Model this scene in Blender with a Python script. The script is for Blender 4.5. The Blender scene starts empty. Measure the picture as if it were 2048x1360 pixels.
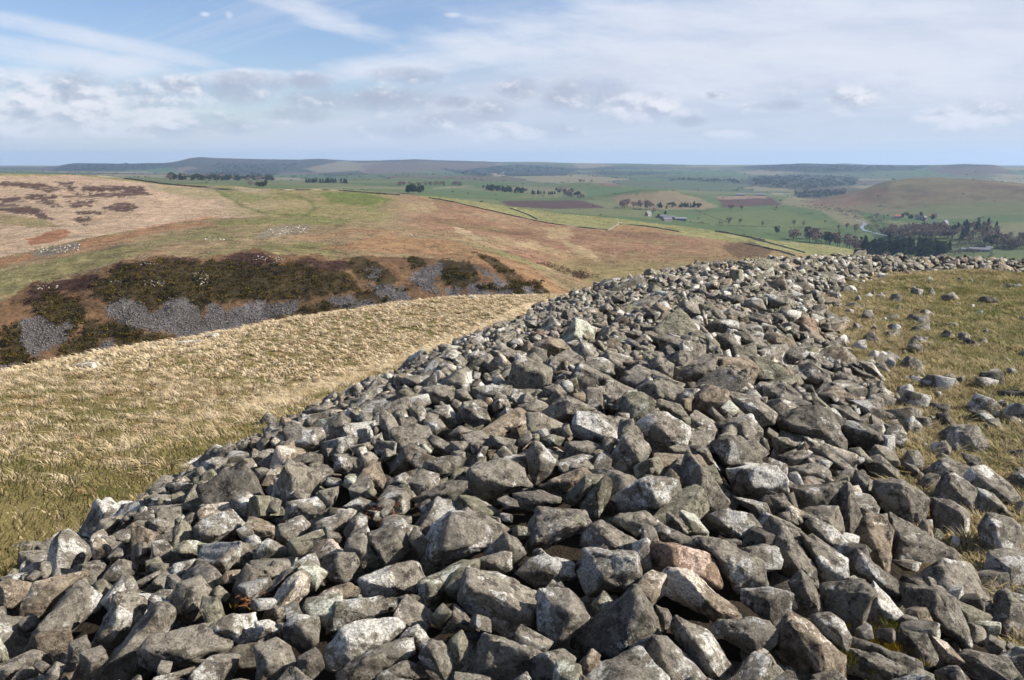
import bpy, bmesh, math, random
import numpy as np
from mathutils import Matrix, Vector

# ------------------------------------------------------------------ camera, sky, sun, exposure
F = 1577.0                      # focal length in pixels of the 2048 px wide photograph
PITCH = math.atan((680 - 318) / F)
CP, SP = math.cos(PITCH), math.sin(PITCH)
scene = bpy.context.scene
COL = scene.collection
cam_d = bpy.data.cameras.new('camera')
cam_d.sensor_width = 36.0
cam_d.lens = 36.0 * F / 2048.0
cam_d.clip_start = 0.05
cam_d.clip_end = 80000.0
cam = bpy.data.objects.new('camera', cam_d)
cam.rotation_euler = (math.pi / 2 - PITCH, 0, 0)
COL.objects.link(cam)
scene.camera = cam

SUN_AZ, SUN_EL = math.radians(91), math.radians(36)     # clockwise from the view direction (+Y), above the horizon
SKY_STRENGTH = 0.060
SUN_STRENGTH = 5.0
EXPOSURE = 1.05


def px_dir(u, v):
    X, U = (u - 1024) / F, (680 - v) / F
    return X, CP + U * SP, -SP + U * CP


def px_azel(u, v):
    x, y, z = px_dir(u, v)
    return math.atan2(x, y), math.atan2(z, math.hypot(x, y))


class NT:
    """small helper to write node trees"""
    def __init__(s, tree):
        s.t = tree
        s.n = tree.nodes
        s.l = tree.links
        s.n.clear()

    def node(s, typ, ins=None, **kw):
        nd = s.n.new(typ)
        for k, v in kw.items():
            setattr(nd, k, v)
        for k, v in (ins or {}).items():
            s.put(nd.inputs[k], v)
        return nd

    def put(s, sock, v):
        if isinstance(v, bpy.types.NodeSocket):
            s.l.new(v, sock)
        elif isinstance(v, bpy.types.Node):
            s.l.new(v.outputs[0], sock)
        else:
            if isinstance(v, (tuple, list)) and len(v) == 3 and sock.type == 'RGBA':
                v = (*v, 1.0)
            sock.default_value = v

    def m(s, op, a, b=0.0, c=None, clamp=False):
        ins = {0: a, 1: b}
        if c is not None:
            ins[2] = c
        return s.node('ShaderNodeMath', ins, operation=op, use_clamp=clamp).outputs[0]

    def ss(s, x, lo, hi):
        return s.node('ShaderNodeMapRange', {0: x, 1: lo, 2: hi, 3: 0.0, 4: 1.0}, interpolation_type='SMOOTHSTEP').outputs[0]

    def mix(s, f, a, b, blend='MIX'):
        nd = s.n.new('ShaderNodeMix')
        nd.data_type = 'RGBA'
        nd.blend_type = blend
        s.put(nd.inputs[0], f)
        s.put(nd.inputs[6], a)
        s.put(nd.inputs[7], b)
        return nd.outputs[2]

    def noise(s, vec, scale, detail=4, rough=0.55, dist=0.0, dim='3D'):
        return s.node('ShaderNodeTexNoise', {'Vector': vec, 'Scale': scale, 'Detail': detail, 'Roughness': rough, 'Distortion': dist}, noise_dimensions=dim).outputs[0]


def build_world():
    w = bpy.data.worlds.new('World')
    w.cycles.sampling_method = 'MANUAL'
    w.cycles.sample_map_resolution = 512
    scene.world = w
    w.use_nodes = True
    t = NT(w.node_tree)
    sky = t.node('ShaderNodeTexSky', sky_type='NISHITA', sun_disc=False, sun_elevation=SUN_EL, sun_rotation=SUN_AZ, altitude=300.0, air_density=1.0, dust_density=0.6, ozone_density=1.6)
    tc = t.node('ShaderNodeTexCoord').outputs['Generated']
    sep = t.node('ShaderNodeSeparateXYZ', {0: tc})
    x, y, z = sep.outputs
    az = t.m('ARCTAN2', x, y)
    el = t.m('ARCSINE', z)
    pos = t.node('ShaderNodeCombineXYZ', {0: az, 1: el, 2: 0.0}).outputs[0]
    # high thin cloud: a plane of cirrus seen in perspective, drawn out along the wind
    zc = t.m('MAXIMUM', t.m('ADD', z, 0.10), 0.02)
    px = t.m('DIVIDE', x, zc)
    py = t.m('DIVIDE', y, zc)
    rx = t.m('ADD', t.m('MULTIPLY', px, 0.80), t.m('MULTIPLY', py, -0.60))
    ry = t.m('ADD', t.m('MULTIPLY', px, 0.60), t.m('MULTIPLY', py, 0.80))
    pc = t.node('ShaderNodeCombineXYZ', {0: t.m('MULTIPLY', rx, 0.30), 1: t.m('MULTIPLY', ry, 1.0), 2: 3.1}).outputs[0]
    n1 = t.noise(pc, 1.1, 6, 0.60)
    n2 = t.noise(pc, 0.33, 3, 0.5)
    # veil: opens to the north (left), closes to the south (right), thick again low down
    side = t.ss(t.m('ADD', az, t.m('MULTIPLY', el, -0.55)), -0.42, 0.22)
    low = t.ss(el, 0.155, 0.05)
    cov = t.m('ADD', t.m('MULTIPLY', side, 0.62), t.m('MULTIPLY', low, 0.30))
    cov = t.m('ADD', cov, t.m('MULTIPLY', t.m('SUBTRACT', n1, 0.5), 1.55))
    cov = t.m('ADD', cov, t.m('MULTIPLY', t.m('SUBTRACT', n2, 0.5), 1.1))
    veil = t.ss(cov, -0.02, 0.85)
    veil = t.m('MULTIPLY', veil, 0.90)
    base = t.mix(1.0, sky.outputs[0], (SKY_STRENGTH,) * 3, 'MULTIPLY')
    base = t.mix(1.0, base, (0.98, 1.0, 1.16), 'MULTIPLY')
    veil_c = t.mix(t.ss(n1, 0.35, 0.75), (0.272, 0.308, 0.384), (0.328, 0.348, 0.408))
    c = t.mix(veil, base, veil_c)
    # thin bright streaks in the blue part
    streak_v = t.node('ShaderNodeCombineXYZ', {0: t.m('MULTIPLY', rx, 0.16), 1: t.m('MULTIPLY', ry, 1.5), 2: 8.0}).outputs[0]
    st = t.ss(t.noise(streak_v, 1.0, 6, 0.62), 0.50, 0.78)
    c = t.mix(t.m('MULTIPLY', st, 0.75), c, (0.336, 0.364, 0.424))
    # cirrus bands: centre, half length, half width, slope (all in photograph pixels), strength
    cir = None
    for (u, v, a, b, sl, k) in ((150, 70, 230, 20, 0.16, 1.0), (90, 105, 220, 26, 0.10, .95), (235, 130, 95, 26, -0.05, 1.0), (60, 150, 150, 14, 0.02, .7), (640, 30, 170, 22, 0.28, .75), (900, 118, 330, 26, -0.13, 1.0),
                                (1000, 75, 220, 30, -0.12, 1.0), (430, 158, 170, 14, -0.06, .9), (1250, 100, 420, 60, 0.03, .9), (1700, 130, 520, 90, 0.0, .9), (1500, 30, 600, 50, 0.0, .85), (560, 150, 150, 14, -0.03, .8), (410, 28, 10, 5, 0, 1.0), (458, 30, 8, 7, 0, .8), (700, 35, 30, 10, .1, .7), (905, 30, 20, 6, 0, .9)):
        a0, e0 = px_azel(u, v)
        c_, s_ = math.cos(-sl), math.sin(-sl)
        wa, wb = a / F, b / F
        q1 = t.m('SUBTRACT', t.node('ShaderNodeVectorMath', {0: pos, 1: (c_ / wa, s_ / wa, 0)}, operation='DOT_PRODUCT').outputs['Value'], (a0 * c_ + e0 * s_) / wa)
        q2 = t.m('SUBTRACT', t.node('ShaderNodeVectorMath', {0: pos, 1: (-s_ / wb, c_ / wb, 0)}, operation='DOT_PRODUCT').outputs['Value'], (-a0 * s_ + e0 * c_) / wb)
        e = t.m('MULTIPLY_ADD', q1, q1, t.m('MULTIPLY', q2, q2))
        e = t.m('MULTIPLY', t.m('SUBTRACT', 1.0, e), k)
        cir = e if cir is None else t.m('MAXIMUM', cir, e)
    cn = t.noise(t.node('ShaderNodeCombineXYZ', {0: t.m('MULTIPLY', az, 7.0), 1: t.m('MULTIPLY', t.m('MULTIPLY_ADD', az, 0.12, el), 30.0), 2: 0.0}).outputs[0], 1.0, 6, 0.6)
    cir = t.m('ADD', t.m('MAXIMUM', cir, -0.8), t.m('MULTIPLY', t.m('SUBTRACT', cn, 0.5), 3.0))
    c = t.mix(t.m('MULTIPLY', t.ss(cir, -0.25, 1.35), 0.80), c, (0.385, 0.405, 0.455))
    # cumulus rafts near the horizon
    nz = t.noise(t.node('ShaderNodeCombineXYZ', {0: t.m('MULTIPLY', az, 1.0), 1: t.m('MULTIPLY', el, 1.7), 2: 0.0}).outputs[0], 26.0, 5, 0.56)
    nzb = t.noise(t.node('ShaderNodeCombineXYZ', {0: t.m('ADD', t.m('MULTIPLY', az, 1.0), 0.006), 1: t.m('ADD', t.m('MULTIPLY', el, 1.7), 0.012), 2: 0.0}).outputs[0], 26.0, 5, 0.56)
    clouds = [  # u, v, half width, half height, whiteness
        (150, 192, 130, 30, .2), (40, 195, 80, 32, .6), (70, 232, 110, 16, .35), (215, 232, 85, 32, .95), (300, 212, 80, 26, .8),
        (340, 248, 100, 22, .3), (372, 172, 46, 20, .05), (470, 182, 60, 22, .1), (520, 165, 50, 16, .25), (440, 255, 70, 12, .1),
        (620, 165, 40, 14, .1), (650, 200, 70, 18, .05), (780, 200, 90, 20, .05), (815, 152, 62, 14, .0), (905, 205, 40, 10, .1),
        (895, 240, 55, 16, .05), (600, 230, 60, 13, .25), (800, 265, 70, 13, .2), (985, 225, 40, 26, .15), (1000, 265, 80, 16, .6),
        (1040, 178, 42, 18, .15), (1165, 192, 75, 26, .15), (1290, 215, 75, 22, .6), (1090, 265, 60, 14, .2), (1380, 243, 30, 9, .1),
        (1702, 200, 50, 20, .6), (1873, 230, 32, 11, .95), (1955, 233, 60, 20, .8), (1430, 190, 26, 6, .1), (1550, 212, 46, 8, .2),
        (230, 262, 60, 10, .7), (60, 262, 60, 12, .55), (1470, 268, 70, 9, .45)]
    dens, white = None, None
    for (u, v, a, b, wh) in clouds:
        a0, e0 = px_azel(u, v)
        wa, wb = a / F * 1.25, b / F * 1.3
        q = t.node('ShaderNodeVectorMath', {0: pos, 1: (1 / wa, 1 / wb, 0.0), 2: (-a0 / wa, -e0 / wb, 0.0)}, operation='MULTIPLY_ADD').outputs[0]
        e = t.node('ShaderNodeVectorMath', {0: q, 1: q}, operation='DOT_PRODUCT').outputs['Value']
        dens = e if dens is None else t.m('MINIMUM', dens, e)
        if wh > 0.3:
            wv = t.m('DIVIDE', e, wh)
            white = wv if white is None else t.m('MINIMUM', white, wv)
    dens = t.m('MAXIMUM', t.m('SUBTRACT', 1.0, dens), -2.0)
    white = t.ss(white, 2.2, 0.3)
    # a general scatter of small cloud in the same belt, all round the horizon
    belt = t.m('MULTIPLY', t.ss(el, 0.015, 0.05), t.ss(el, 0.13, 0.08))
    wide = t.noise(pos, 9.0, 3, 0.5)
    dens = t.m('MAXIMUM', dens, t.m('SUBTRACT', t.m('MULTIPLY', t.m('MULTIPLY', belt, wide), 1.9), 1.35))
    d = t.m('ADD', t.m('MULTIPLY_ADD', dens, 1.15, 0.12), t.m('MULTIPLY', t.m('SUBTRACT', nz, 0.5), 3.5))
    alpha = t.m('MULTIPLY', t.ss(d, -0.45, 1.75), 0.92)
    shade = t.m('ADD', t.m('MULTIPLY', t.m('SUBTRACT', nz, nzb), 5.0), t.m('MULTIPLY', t.m('SUBTRACT', white, 0.42), 0.9))
    lit = t.ss(t.m('ADD', shade, t.m('MULTIPLY', t.m('SUBTRACT', 0.9, d), 0.30)), -0.50, 0.85)
    cc = t.mix(lit, (0.215, 0.243, 0.305), (0.425, 0.428, 0.462))
    c = t.mix(alpha, c, cc)
    # milky band on the horizon
    hz = t.m('MULTIPLY', t.ss(el, 0.07, 0.0), 0.75)
    c = t.mix(hz, c, (0.300, 0.345, 0.415))
    bg = t.node('ShaderNodeBackground', {0: c, 1: 1.0})
    out = t.node('ShaderNodeOutputWorld')
    t.l.new(bg.outputs[0], out.inputs[0])


build_world()
sun_d = bpy.data.lights.new('sun', 'SUN')
sun_d.energy = SUN_STRENGTH
sun_d.angle = math.radians(0.6)
sun_d.color = (1.0, 0.94, 0.85)
sun = bpy.data.objects.new('sun', sun_d)
sd = Vector((math.sin(SUN_AZ) * math.cos(SUN_EL), math.cos(SUN_AZ) * math.cos(SUN_EL), math.sin(SUN_EL)))
sun.rotation_euler = sd.to_track_quat('Z', 'Y').to_euler()
sun.location = sd * 200
COL.objects.link(sun)
vs = scene.view_settings
vs.view_transform = 'Standard'
vs.look = 'None'
vs.exposure = EXPOSURE
vs.gamma = 1.0
vs.use_curve_mapping = False
scene.cycles.use_denoising = True
scene.cycles.adaptive_threshold = 0.02
scene.cycles.max_bounces = 5
scene.cycles.diffuse_bounces = 2
scene.cycles.volume_bounces = 0
scene.cycles.transparent_max_bounces = 4
scene.cycles.sample_clamp_indirect = 6.0

# ------------------------------------------------------------------ numeric helpers
rng = np.random.default_rng(11)
random.seed(7)
_perm = np.random.default_rng(5).permutation(256)
_perm = np.concatenate([_perm, _perm, _perm])
_g = np.random.default_rng(6).normal(size=(256, 3))
_g /= np.linalg.norm(_g, axis=1)[:, None]


def perlin(p):
    """gradient noise, p (N,3) -> about -1..1"""
    i = np.floor(p).astype(np.int64)
    f = p - i
    i &= 255
    w = f * f * f * (f * (f * 6 - 15) + 10)
    r = 0
    for dx in (0, 1):
        wx = w[:, 0] if dx else 1 - w[:, 0]
        for dy in (0, 1):
            wy = w[:, 1] if dy else 1 - w[:, 1]
            for dz in (0, 1):
                wz = w[:, 2] if dz else 1 - w[:, 2]
                h = _perm[_perm[_perm[(i[:, 0] + dx) & 255] + ((i[:, 1] + dy) & 255)] + ((i[:, 2] + dz) & 255)]
                g = _g[h]
                r = r + wx * wy * wz * (g[:, 0] * (f[:, 0] - dx) + g[:, 1] * (f[:, 1] - dy) + g[:, 2] * (f[:, 2] - dz))
    return r * 1.6


def fbm(p, octaves=4, gain=0.5):
    a, r, s = 1.0, 0, 0
    for k in range(octaves):
        r = r + a * perlin(p * (2.03 ** k) + 17.3 * k)
        s += a
        a *= gain
    return r / s


def fbm2(x, y, scale, octaves=4, seed=0.0, gain=0.5):
    return fbm(np.stack([np.ravel(x) * scale, np.ravel(y) * scale, np.full(np.size(x), seed * 7.77 + 0.37)], 1), octaves, gain).reshape(np.shape(x))


def lin(c):
    c = np.asarray(c, float) / 255.0
    return np.where(c <= 0.04045, c / 12.92, ((c + 0.055) / 1.055) ** 2.4)


def in_poly(u, v, pts):
    r = np.zeros(np.shape(u), bool)
    n = len(pts)
    for i in range(n):
        x1, y1 = pts[i]
        x2, y2 = pts[(i + 1) % n]
        if y1 == y2:
            continue
        c = ((y1 > v) != (y2 > v)) & (u < (x2 - x1) * (v - y1) / (y2 - y1) + x1)
        r ^= c
    return r


def new_mesh(name, verts, faces, smooth=True):
    """faces: (N,3) or (N,4) int array"""
    me = bpy.data.meshes.new(name)
    verts = np.ascontiguousarray(verts, np.float32)
    faces = np.ascontiguousarray(faces, np.int32)
    k = faces.shape[1]
    me.vertices.add(len(verts))
    me.vertices.foreach_set('co', verts.ravel())
    me.loops.add(faces.size)
    me.loops.foreach_set('vertex_index', faces.ravel())
    me.polygons.add(len(faces))
    me.polygons.foreach_set('loop_start', np.arange(0, faces.size, k, dtype=np.int32))
    me.polygons.foreach_set('loop_total', np.full(len(faces), k, np.int32))
    me.polygons.foreach_set('use_smooth', np.full(len(faces), smooth, bool))
    me.update(calc_edges=True)
    me.validate()
    return me


def set_col(me, col, name='tint'):
    a = me.attributes.new(name, 'FLOAT_COLOR', 'POINT')
    c = np.ones((len(me.vertices), 4), np.float32)
    c[:, :col.shape[1]] = col
    a.data.foreach_set('color', c.ravel())


def add_obj(name, me, mat=None, parent=None, label=None, cat=None, group=None, kind=None):
    o = bpy.data.objects.new(name, me)
    COL.objects.link(o)
    if mat is not None and me is not None and len(me.materials) == 0:
        me.materials.append(mat)
    if parent is not None:
        o.parent = parent
    tag(o, label, cat, group, kind)
    return o


def tag(o, label=None, cat=None, group=None, kind=None):
    for k, v in (('label', label), ('category', cat), ('group', group), ('kind', kind)):
        if v is not None:
            o[k] = v


class Soup:
    """collects vertex/face blocks into one mesh"""
    def __init__(s):
        s.v, s.f, s.c, s.n = [], [], [], 0

    def add(s, v, f, c=None):
        s.v.append(v)
        s.f.append(np.asarray(f) + s.n)
        s.n += len(v)
        if c is not None:
            c = np.asarray(c, float)
            s.c.append(np.broadcast_to(c, (len(v), c.shape[-1])))

    def mesh(s, name, smooth=True):
        me = new_mesh(name, np.concatenate(s.v), np.concatenate(s.f), smooth)
        if s.c:
            set_col(me, np.concatenate(s.c))
        return me

# ------------------------------------------------------------------ the lie of the land
# Height profile of every bearing: knots (range, height) read along ridge and valley lines of the place.
def line(pts):
    """(u, v, range) -> bearings, ranges, heights"""
    az, R, Z = [], [], []
    for (u, v, r) in pts:
        x, y, z = px_dir(u, v)
        az.append(math.atan2(x, y))
        R.append(r)
        Z.append(r * z / math.hypot(x, y))
    o = np.argsort(az)
    return np.array(az)[o], np.array(R, float)[o], np.array(Z)[o]


L = {}
L['G1'] = line([(-150, 1100, 6.8), (0, 1065, 7.5), (200, 1000, 9.5), (420, 910, 12), (760, 770, 20), (960, 680, 28), (1060, 612, 40), (1200, 630, 36), (1400, 650, 30), (2200, 650, 30)])
L['G2'] = line([(-150, 930, 13), (0, 900, 14), (300, 860, 17.5), (600, 770, 27), (850, 690, 35), (1000, 640, 42), (1100, 605, 50), (1250, 605, 48), (1400, 610, 45), (2200, 610, 45)])
L['BR'] = line([(-150, 785, 24), (0, 752, 28), (404, 677, 40), (698, 624, 48), (778, 612, 50), (915, 596.5, 54), (1000, 594, 57), (1100, 592, 60), (1300, 590, 66), (2200, 592, 66)])
L['H1'] = line([(-150, 775, 249), (0, 760, 250), (400, 690, 252), (700, 640, 255), (1000, 604, 262), (1150, 600, 270), (1300, 640, 270), (2200, 640, 270)])
L['H2'] = line([(-150, 610, 285), (0, 590, 290), (150, 555, 296), (250, 522, 300), (400, 512, 304), (550, 506, 306), (700, 513, 306), (800, 516, 306), (950, 517, 306), (1050, 548, 303), (1150, 585, 300), (1300, 605, 300), (2200, 605, 300)])
L['C3'] = line([(-150, 545, 380), (0, 517, 380), (130, 489, 400), (300, 455, 440), (430, 438, 465), (520, 434, 470), (620, 432, 470), (700, 436, 450), (768, 447, 430), (871, 468, 400), (956, 488, 375), (1042, 516, 350), (1144, 553, 330), (1200, 576, 325), (1300, 595, 330), (2200, 595, 330)])
L['M1'] = line([(-150, 540, 440), (0, 512, 440), (130, 485, 460), (300, 452, 520), (430, 434, 560), (520, 430, 570), (620, 428, 570), (700, 433, 560), (768, 444, 540), (871, 465, 500), (956, 485, 465), (1042, 513, 430), (1144, 550, 415), (1300, 545, 430), (1500, 530, 450), (1700, 548, 480), (2048, 572, 480), (2200, 575, 480)])
L['M2'] = line([(-150, 450, 650), (0, 440, 650), (120, 432, 640), (300, 410, 700), (430, 402, 740), (600, 404, 740), (700, 410, 720), (800, 425, 650), (1000, 458, 600), (1200, 492, 560), (1400, 505, 560), (1500, 511, 580), (1600, 520, 600), (1800, 548, 650), (2048, 571, 650), (2200, 572, 650)])
L['M3'] = line([(-150, 352, 1060), (0, 349, 1040), (130, 352, 1010), (190, 354, 1000), (330, 370, 940), (470, 377, 910), (520, 382, 900), (640, 380, 910), (700, 384, 905), (830, 394, 860), (905, 404, 820), (1000, 426, 780), (1060, 439, 765), (1150, 453, 755), (1216, 461, 750), (1300, 466, 750), (1400, 474, 755), (1480, 487, 760), (1600, 508, 760), (1680, 520, 770), (1740, 530, 780), (1800, 548, 800), (2048, 570, 800), (2200, 571, 800)])
L['M4'] = line([(-150, 350, 1110), (0, 346.5, 1090), (130, 349, 1060), (190, 351, 1050), (330, 367, 990), (470, 374, 960), (520, 379, 950), (640, 377, 960), (700, 381, 955), (830, 391, 920), (900, 397, 915), (1000, 411, 920), (1060, 420, 930), (1150, 431, 945), (1230, 437, 955), (1300, 446, 960), (1400, 457, 960), (1480, 469, 960), (1560, 483, 955), (1650, 489, 950), (1700, 499, 940), (1745, 513, 930), (1795, 535, 910), (1830, 550, 900), (2048, 567, 950), (2200, 568, 950)])
L['V1'] = line([(-150, 353, 1700), (330, 368, 1700), (600, 381, 1600), (830, 396, 1550), (1000, 418, 1500), (1230, 442, 1450), (1480, 476, 1400), (1600, 502, 1350), (1750, 530, 1250), (1800, 540, 1200), (2048, 545, 1200), (2200, 545, 1200)])
L['V2'] = line([(-150, 351, 1950), (330, 364, 1950), (600, 374, 1900), (830, 385, 1900), (1000, 405, 1800), (1230, 425, 1750), (1400, 440, 1750), (1600, 470, 1650), (1750, 490, 1550), (1900, 500, 1500), (2048, 508, 1470), (2200, 512, 1470)])
L['V3'] = line([(-150, 349, 2300), (330, 360, 2300), (600, 368, 2300), (830, 375, 2300), (1000, 388, 2300), (1230, 408, 2200), (1400, 416, 2200), (1600, 428, 2150), (1750, 446, 2000), (1900, 456, 1900), (2048, 462, 1850), (2200, 466, 1850)])
L['V4'] = line([(-150, 347, 2900), (330, 357, 2900), (600, 364, 2900), (830, 364, 2850), (1000, 374, 2750), (1230, 391, 2650), (1400, 399, 2650), (1560, 407, 2550), (1650, 415, 2450), (1750, 427, 2330), (1850, 433, 2260), (2048, 440, 2200), (2200, 444, 2200)])
L['V5'] = line([(-150, 346, 3300), (330, 355, 3300), (600, 361, 3300), (830, 357, 3500), (1000, 364, 3400), (1200, 373, 3300), (1400, 381, 3300), (1560, 391, 3150), (1610, 399, 3000), (1640, 400, 2930), (1700, 385, 2950), (1780, 362, 3000), (1860, 353, 3050), (1950, 358, 3000), (2048, 366, 2950), (2200, 376, 2950)])
L['F1'] = line([(-150, 344, 4600), (0, 346, 4600), (300, 351, 4300), (600, 357, 4300), (830, 350, 4700), (1000, 353, 4700), (1200, 357, 4600), (1400, 365, 4500), (1550, 373, 4300), (1640, 378, 4200), (1700, 378, 4300), (1860, 374, 4300), (2048, 378, 4300), (2200, 382, 4300)])
L['F2'] = line([(-150, 340, 7000), (0, 341, 7000), (300, 345, 6600), (600, 346, 6600), (830, 343, 6600), (1000, 346, 6600), (1200, 345, 6500), (1400, 347, 6500), (1550, 349, 6500), (1700, 352, 6300), (1860, 353, 6000), (2048, 357, 6000), (2200, 358, 6000)])
L['F3'] = line([(-150, 336, 9500), (0, 334, 9500), (60, 332, 9500), (115, 333, 9300), (130, 329.5, 9000), (150, 327, 9000), (250, 327, 9000), (330, 326, 8900), (350, 323, 8800), (380, 316, 8700), (400, 314, 8700), (430, 316, 8700), (520, 319, 8800), (600, 319.5, 8900), (640, 318, 9000), (700, 321.5, 9000), (760, 321, 9000), (830, 318, 9000), (900, 321, 9000), (940, 322, 9000), (1000, 324, 9000), (1060, 324, 9000), (1120, 325.5, 9400), (1200, 327, 9500), (1300, 328.5, 9600), (1420, 330, 9600), (1500, 331.5, 8600), (1560, 329, 8300), (1610, 327, 8200), (1700, 329, 8200), (1800, 332, 8400), (1860, 331, 7900), (1930, 328, 7600), (1985, 329, 7500), (2010, 334, 7600), (2048, 336, 8000), (2200, 333, 8500)])
L['F4'] = line([(-150, 334, 14000), (0, 331.5, 14000), (400, 331, 14000), (900, 330, 14000), (1300, 330, 14000), (1640, 329.5, 14000), (1690, 326.5, 14000), (1730, 329, 14000), (1900, 331, 14000), (2048, 331, 14000), (2200, 331, 14000)])


def knots(az):
    """arrays of knot ranges / heights (nk, ncol) for the bearings az"""
    R, Z = [], []
    def put(r, z):
        R.append(np.broadcast_to(np.asarray(r, float), az.shape))
        Z.append(np.broadcast_to(np.asarray(z, float), az.shape))
    g = {k: (np.interp(az, v[0], v[1]), np.interp(az, v[0], v[2])) for k, v in L.items()}
    put(0, -2.9)
    put(g['G1'][0] * 0.55, -2.9 + (g['G1'][1] + 2.9) * 0.45)
    for k in ('G1', 'G2', 'BR'):
        put(*g[k])
    rb, zb = g['BR']
    put(rb * 1.16, zb - 0.035 * rb)
    put(rb * 1.6, zb - 0.20 * rb)
    put(130, -46)
    put(190, -76)
    put(222, -g['H1'][0] * 0.0 - 76 + 0 * az)
    for k in ('H1', 'H2', 'C3'):
        put(*g[k])
    put(g['C3'][0] + (g['M1'][0] - g['C3'][0]) * 0.55, np.minimum(g['C3'][1], g['M1'][1]) - 2.0)
    for k in ('M1', 'M2', 'M3', 'M4'):
        put(*g[k])
    put(g['M4'][0] + (g['V1'][0] - g['M4'][0]) * 0.55, np.minimum(g['M4'][1] - 14, g['V1'][1] - 4))
    for k in ('V1', 'V2', 'V3', 'V4', 'V5'):
        put(*g[k])
    put((g['V5'][0] + g['F1'][0]) / 2, np.minimum(g['V5'][1] - 25, g['F1'][1] - 8))
    for k in ('F1', 'F2', 'F3'):
        put(*g[k])
    put(g['F3'][0] * 1.15, g['F3'][1] - 45)
    put(*g['F4'])
    put(18000, -150.0)
    return np.array(R), np.array(Z)


def pchip(R, Z, r):
    """monotone cubic through knots of every column; r (nr,) -> (nr, ncol)"""
    h = np.diff(R, axis=0)
    d = np.diff(Z, axis=0) / h
    m = np.zeros_like(R)
    w1, w2 = 2 * h[1:] + h[:-1], h[1:] + 2 * h[:-1]
    with np.errstate(divide='ignore', invalid='ignore'):
        mm = (w1 + w2) / (w1 / d[:-1] + w2 / d[1:])
    m[1:-1] = np.where(d[:-1] * d[1:] > 0, mm, 0)
    m[0], m[-1] = d[0], d[-1]
    out = np.zeros((len(r), R.shape[1]))
    for j in range(R.shape[1]):
        i = np.clip(np.searchsorted(R[:, j], r, side='right') - 1, 0, R.shape[0] - 2)
        t = (r - R[i, j]) / h[i, j]
        t2, t3 = t * t, t * t * t
        out[:, j] = (2 * t3 - 3 * t2 + 1) * Z[i, j] + (t3 - 2 * t2 + t) * h[i, j] * m[i, j] + (-2 * t3 + 3 * t2) * Z[i + 1, j] + (t3 - t2) * h[i, j] * m[i + 1, j]
    return out


# hills that stand free in the valley: pixel of the centre, range, half widths (across, along the view), height
def bump_list():
    out = []
    for (u, r, a, b, h) in ((1312, 2330, 150, 130, 40), (1195, 3080, 190, 150, 22), (1440, 2600, 120, 90, 8)):
        x, y, _ = px_dir(u, 400)
        k = math.hypot(x, y)
        out.append((x / k * r, y / k * r, a, b, h))
    return out


BUMPS = bump_list()


def relief(x, y, r):
    """small natural unevenness, grows with range"""
    z = np.zeros_like(r)
    a = np.clip((r - 215) / 60, 0, 1) * np.clip((1150 - r) / 150, 0, 1)
    z += a * (1.6 * fbm2(x, y, 1 / 60, 4, 1) + 0.7 * fbm2(x, y, 1 / 14, 3, 2))
    s = np.clip((r - 235) / 15, 0, 1) * np.clip((318 - r) / 20, 0, 1)
    z += s * 1.3 * fbm2(x, y, 1 / 9, 3, 3)
    b = np.clip((r - 1250) / 200, 0, 1) * np.clip((5000 - r) / 800, 0, 1)
    z += b * 3.2 * fbm2(x, y, 1 / 260, 4, 4)
    c = np.clip((r - 2450) / 200, 0, 1) * np.clip((3300 - r) / 200, 0, 1) * (x > 800)
    z += c * 11.0 * fbm2(x, y, 1 / 150, 5, 5)
    f = np.clip((r - 4200) / 1500, 0, 1) * np.clip((14000 - r) / 3000, 0, 1)
    z += f * 15.0 * fbm2(x, y, 1 / 800, 5, 6)
    for (bx, by, ba, bb, bh) in BUMPS:
        k = math.hypot(bx, by)
        ex, ey = by / k, -bx / k
        p = (x - bx) * ex + (y - by) * ey
        q = (x - bx) * bx / k + (y - by) * by / k
        z += bh * np.exp(-(p / ba) ** 2 - (q / bb) ** 2)
    return z


def land(az, r):
    """grid of heights (nr, ncol) plus x, y"""
    R, Z = knots(az)
    z = pchip(R, Z, r)
    x = r[:, None] * np.sin(az)[None, :]
    y = r[:, None] * np.cos(az)[None, :]
    z = z + relief(x, y, np.broadcast_to(r[:, None], x.shape))
    return x, y, z


# --- the stone bank (the tumbled rampart): a ring whose nearest part we stand on
PATH = np.array([  # x, y, crest height, half width outside (left), half width inside (right)
    (0.6, -14, -1.75, 2.9, 2.0), (0.35, -6, -1.70, 2.9, 2.0), (0.3, 0, -1.70, 3.0, 2.4), (0.40, 2.5, -1.70, 3.0, 2.3), (0.62, 4.8, -1.74, 2.9, 2.2), (1.55, 7.7, -1.80, 2.8, 2.2),
    (2.75, 11.0, -1.90, 2.7, 2.0), (3.9, 13.6, -1.97, 2.7, 1.7), (5.4, 15.9, -2.05, 2.3, 1.5), (7.3, 17.3, -2.15, 1.9, 1.2), (9.7, 17.9, -2.24, 1.7, 1.1), (12.5, 17.4, -2.26, 1.7, 1.1),
    (15.5, 16.0, -2.28, 1.6, 1.1), (19, 13, -2.2, 2, 1.4), (23, 6, -2, 2, 1.6), (24, -4, -2, 2, 1.6), (19, -14, -2, 2, 1.6), (9, -19, -1.9, 2.4, 1.8)], float)


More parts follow.
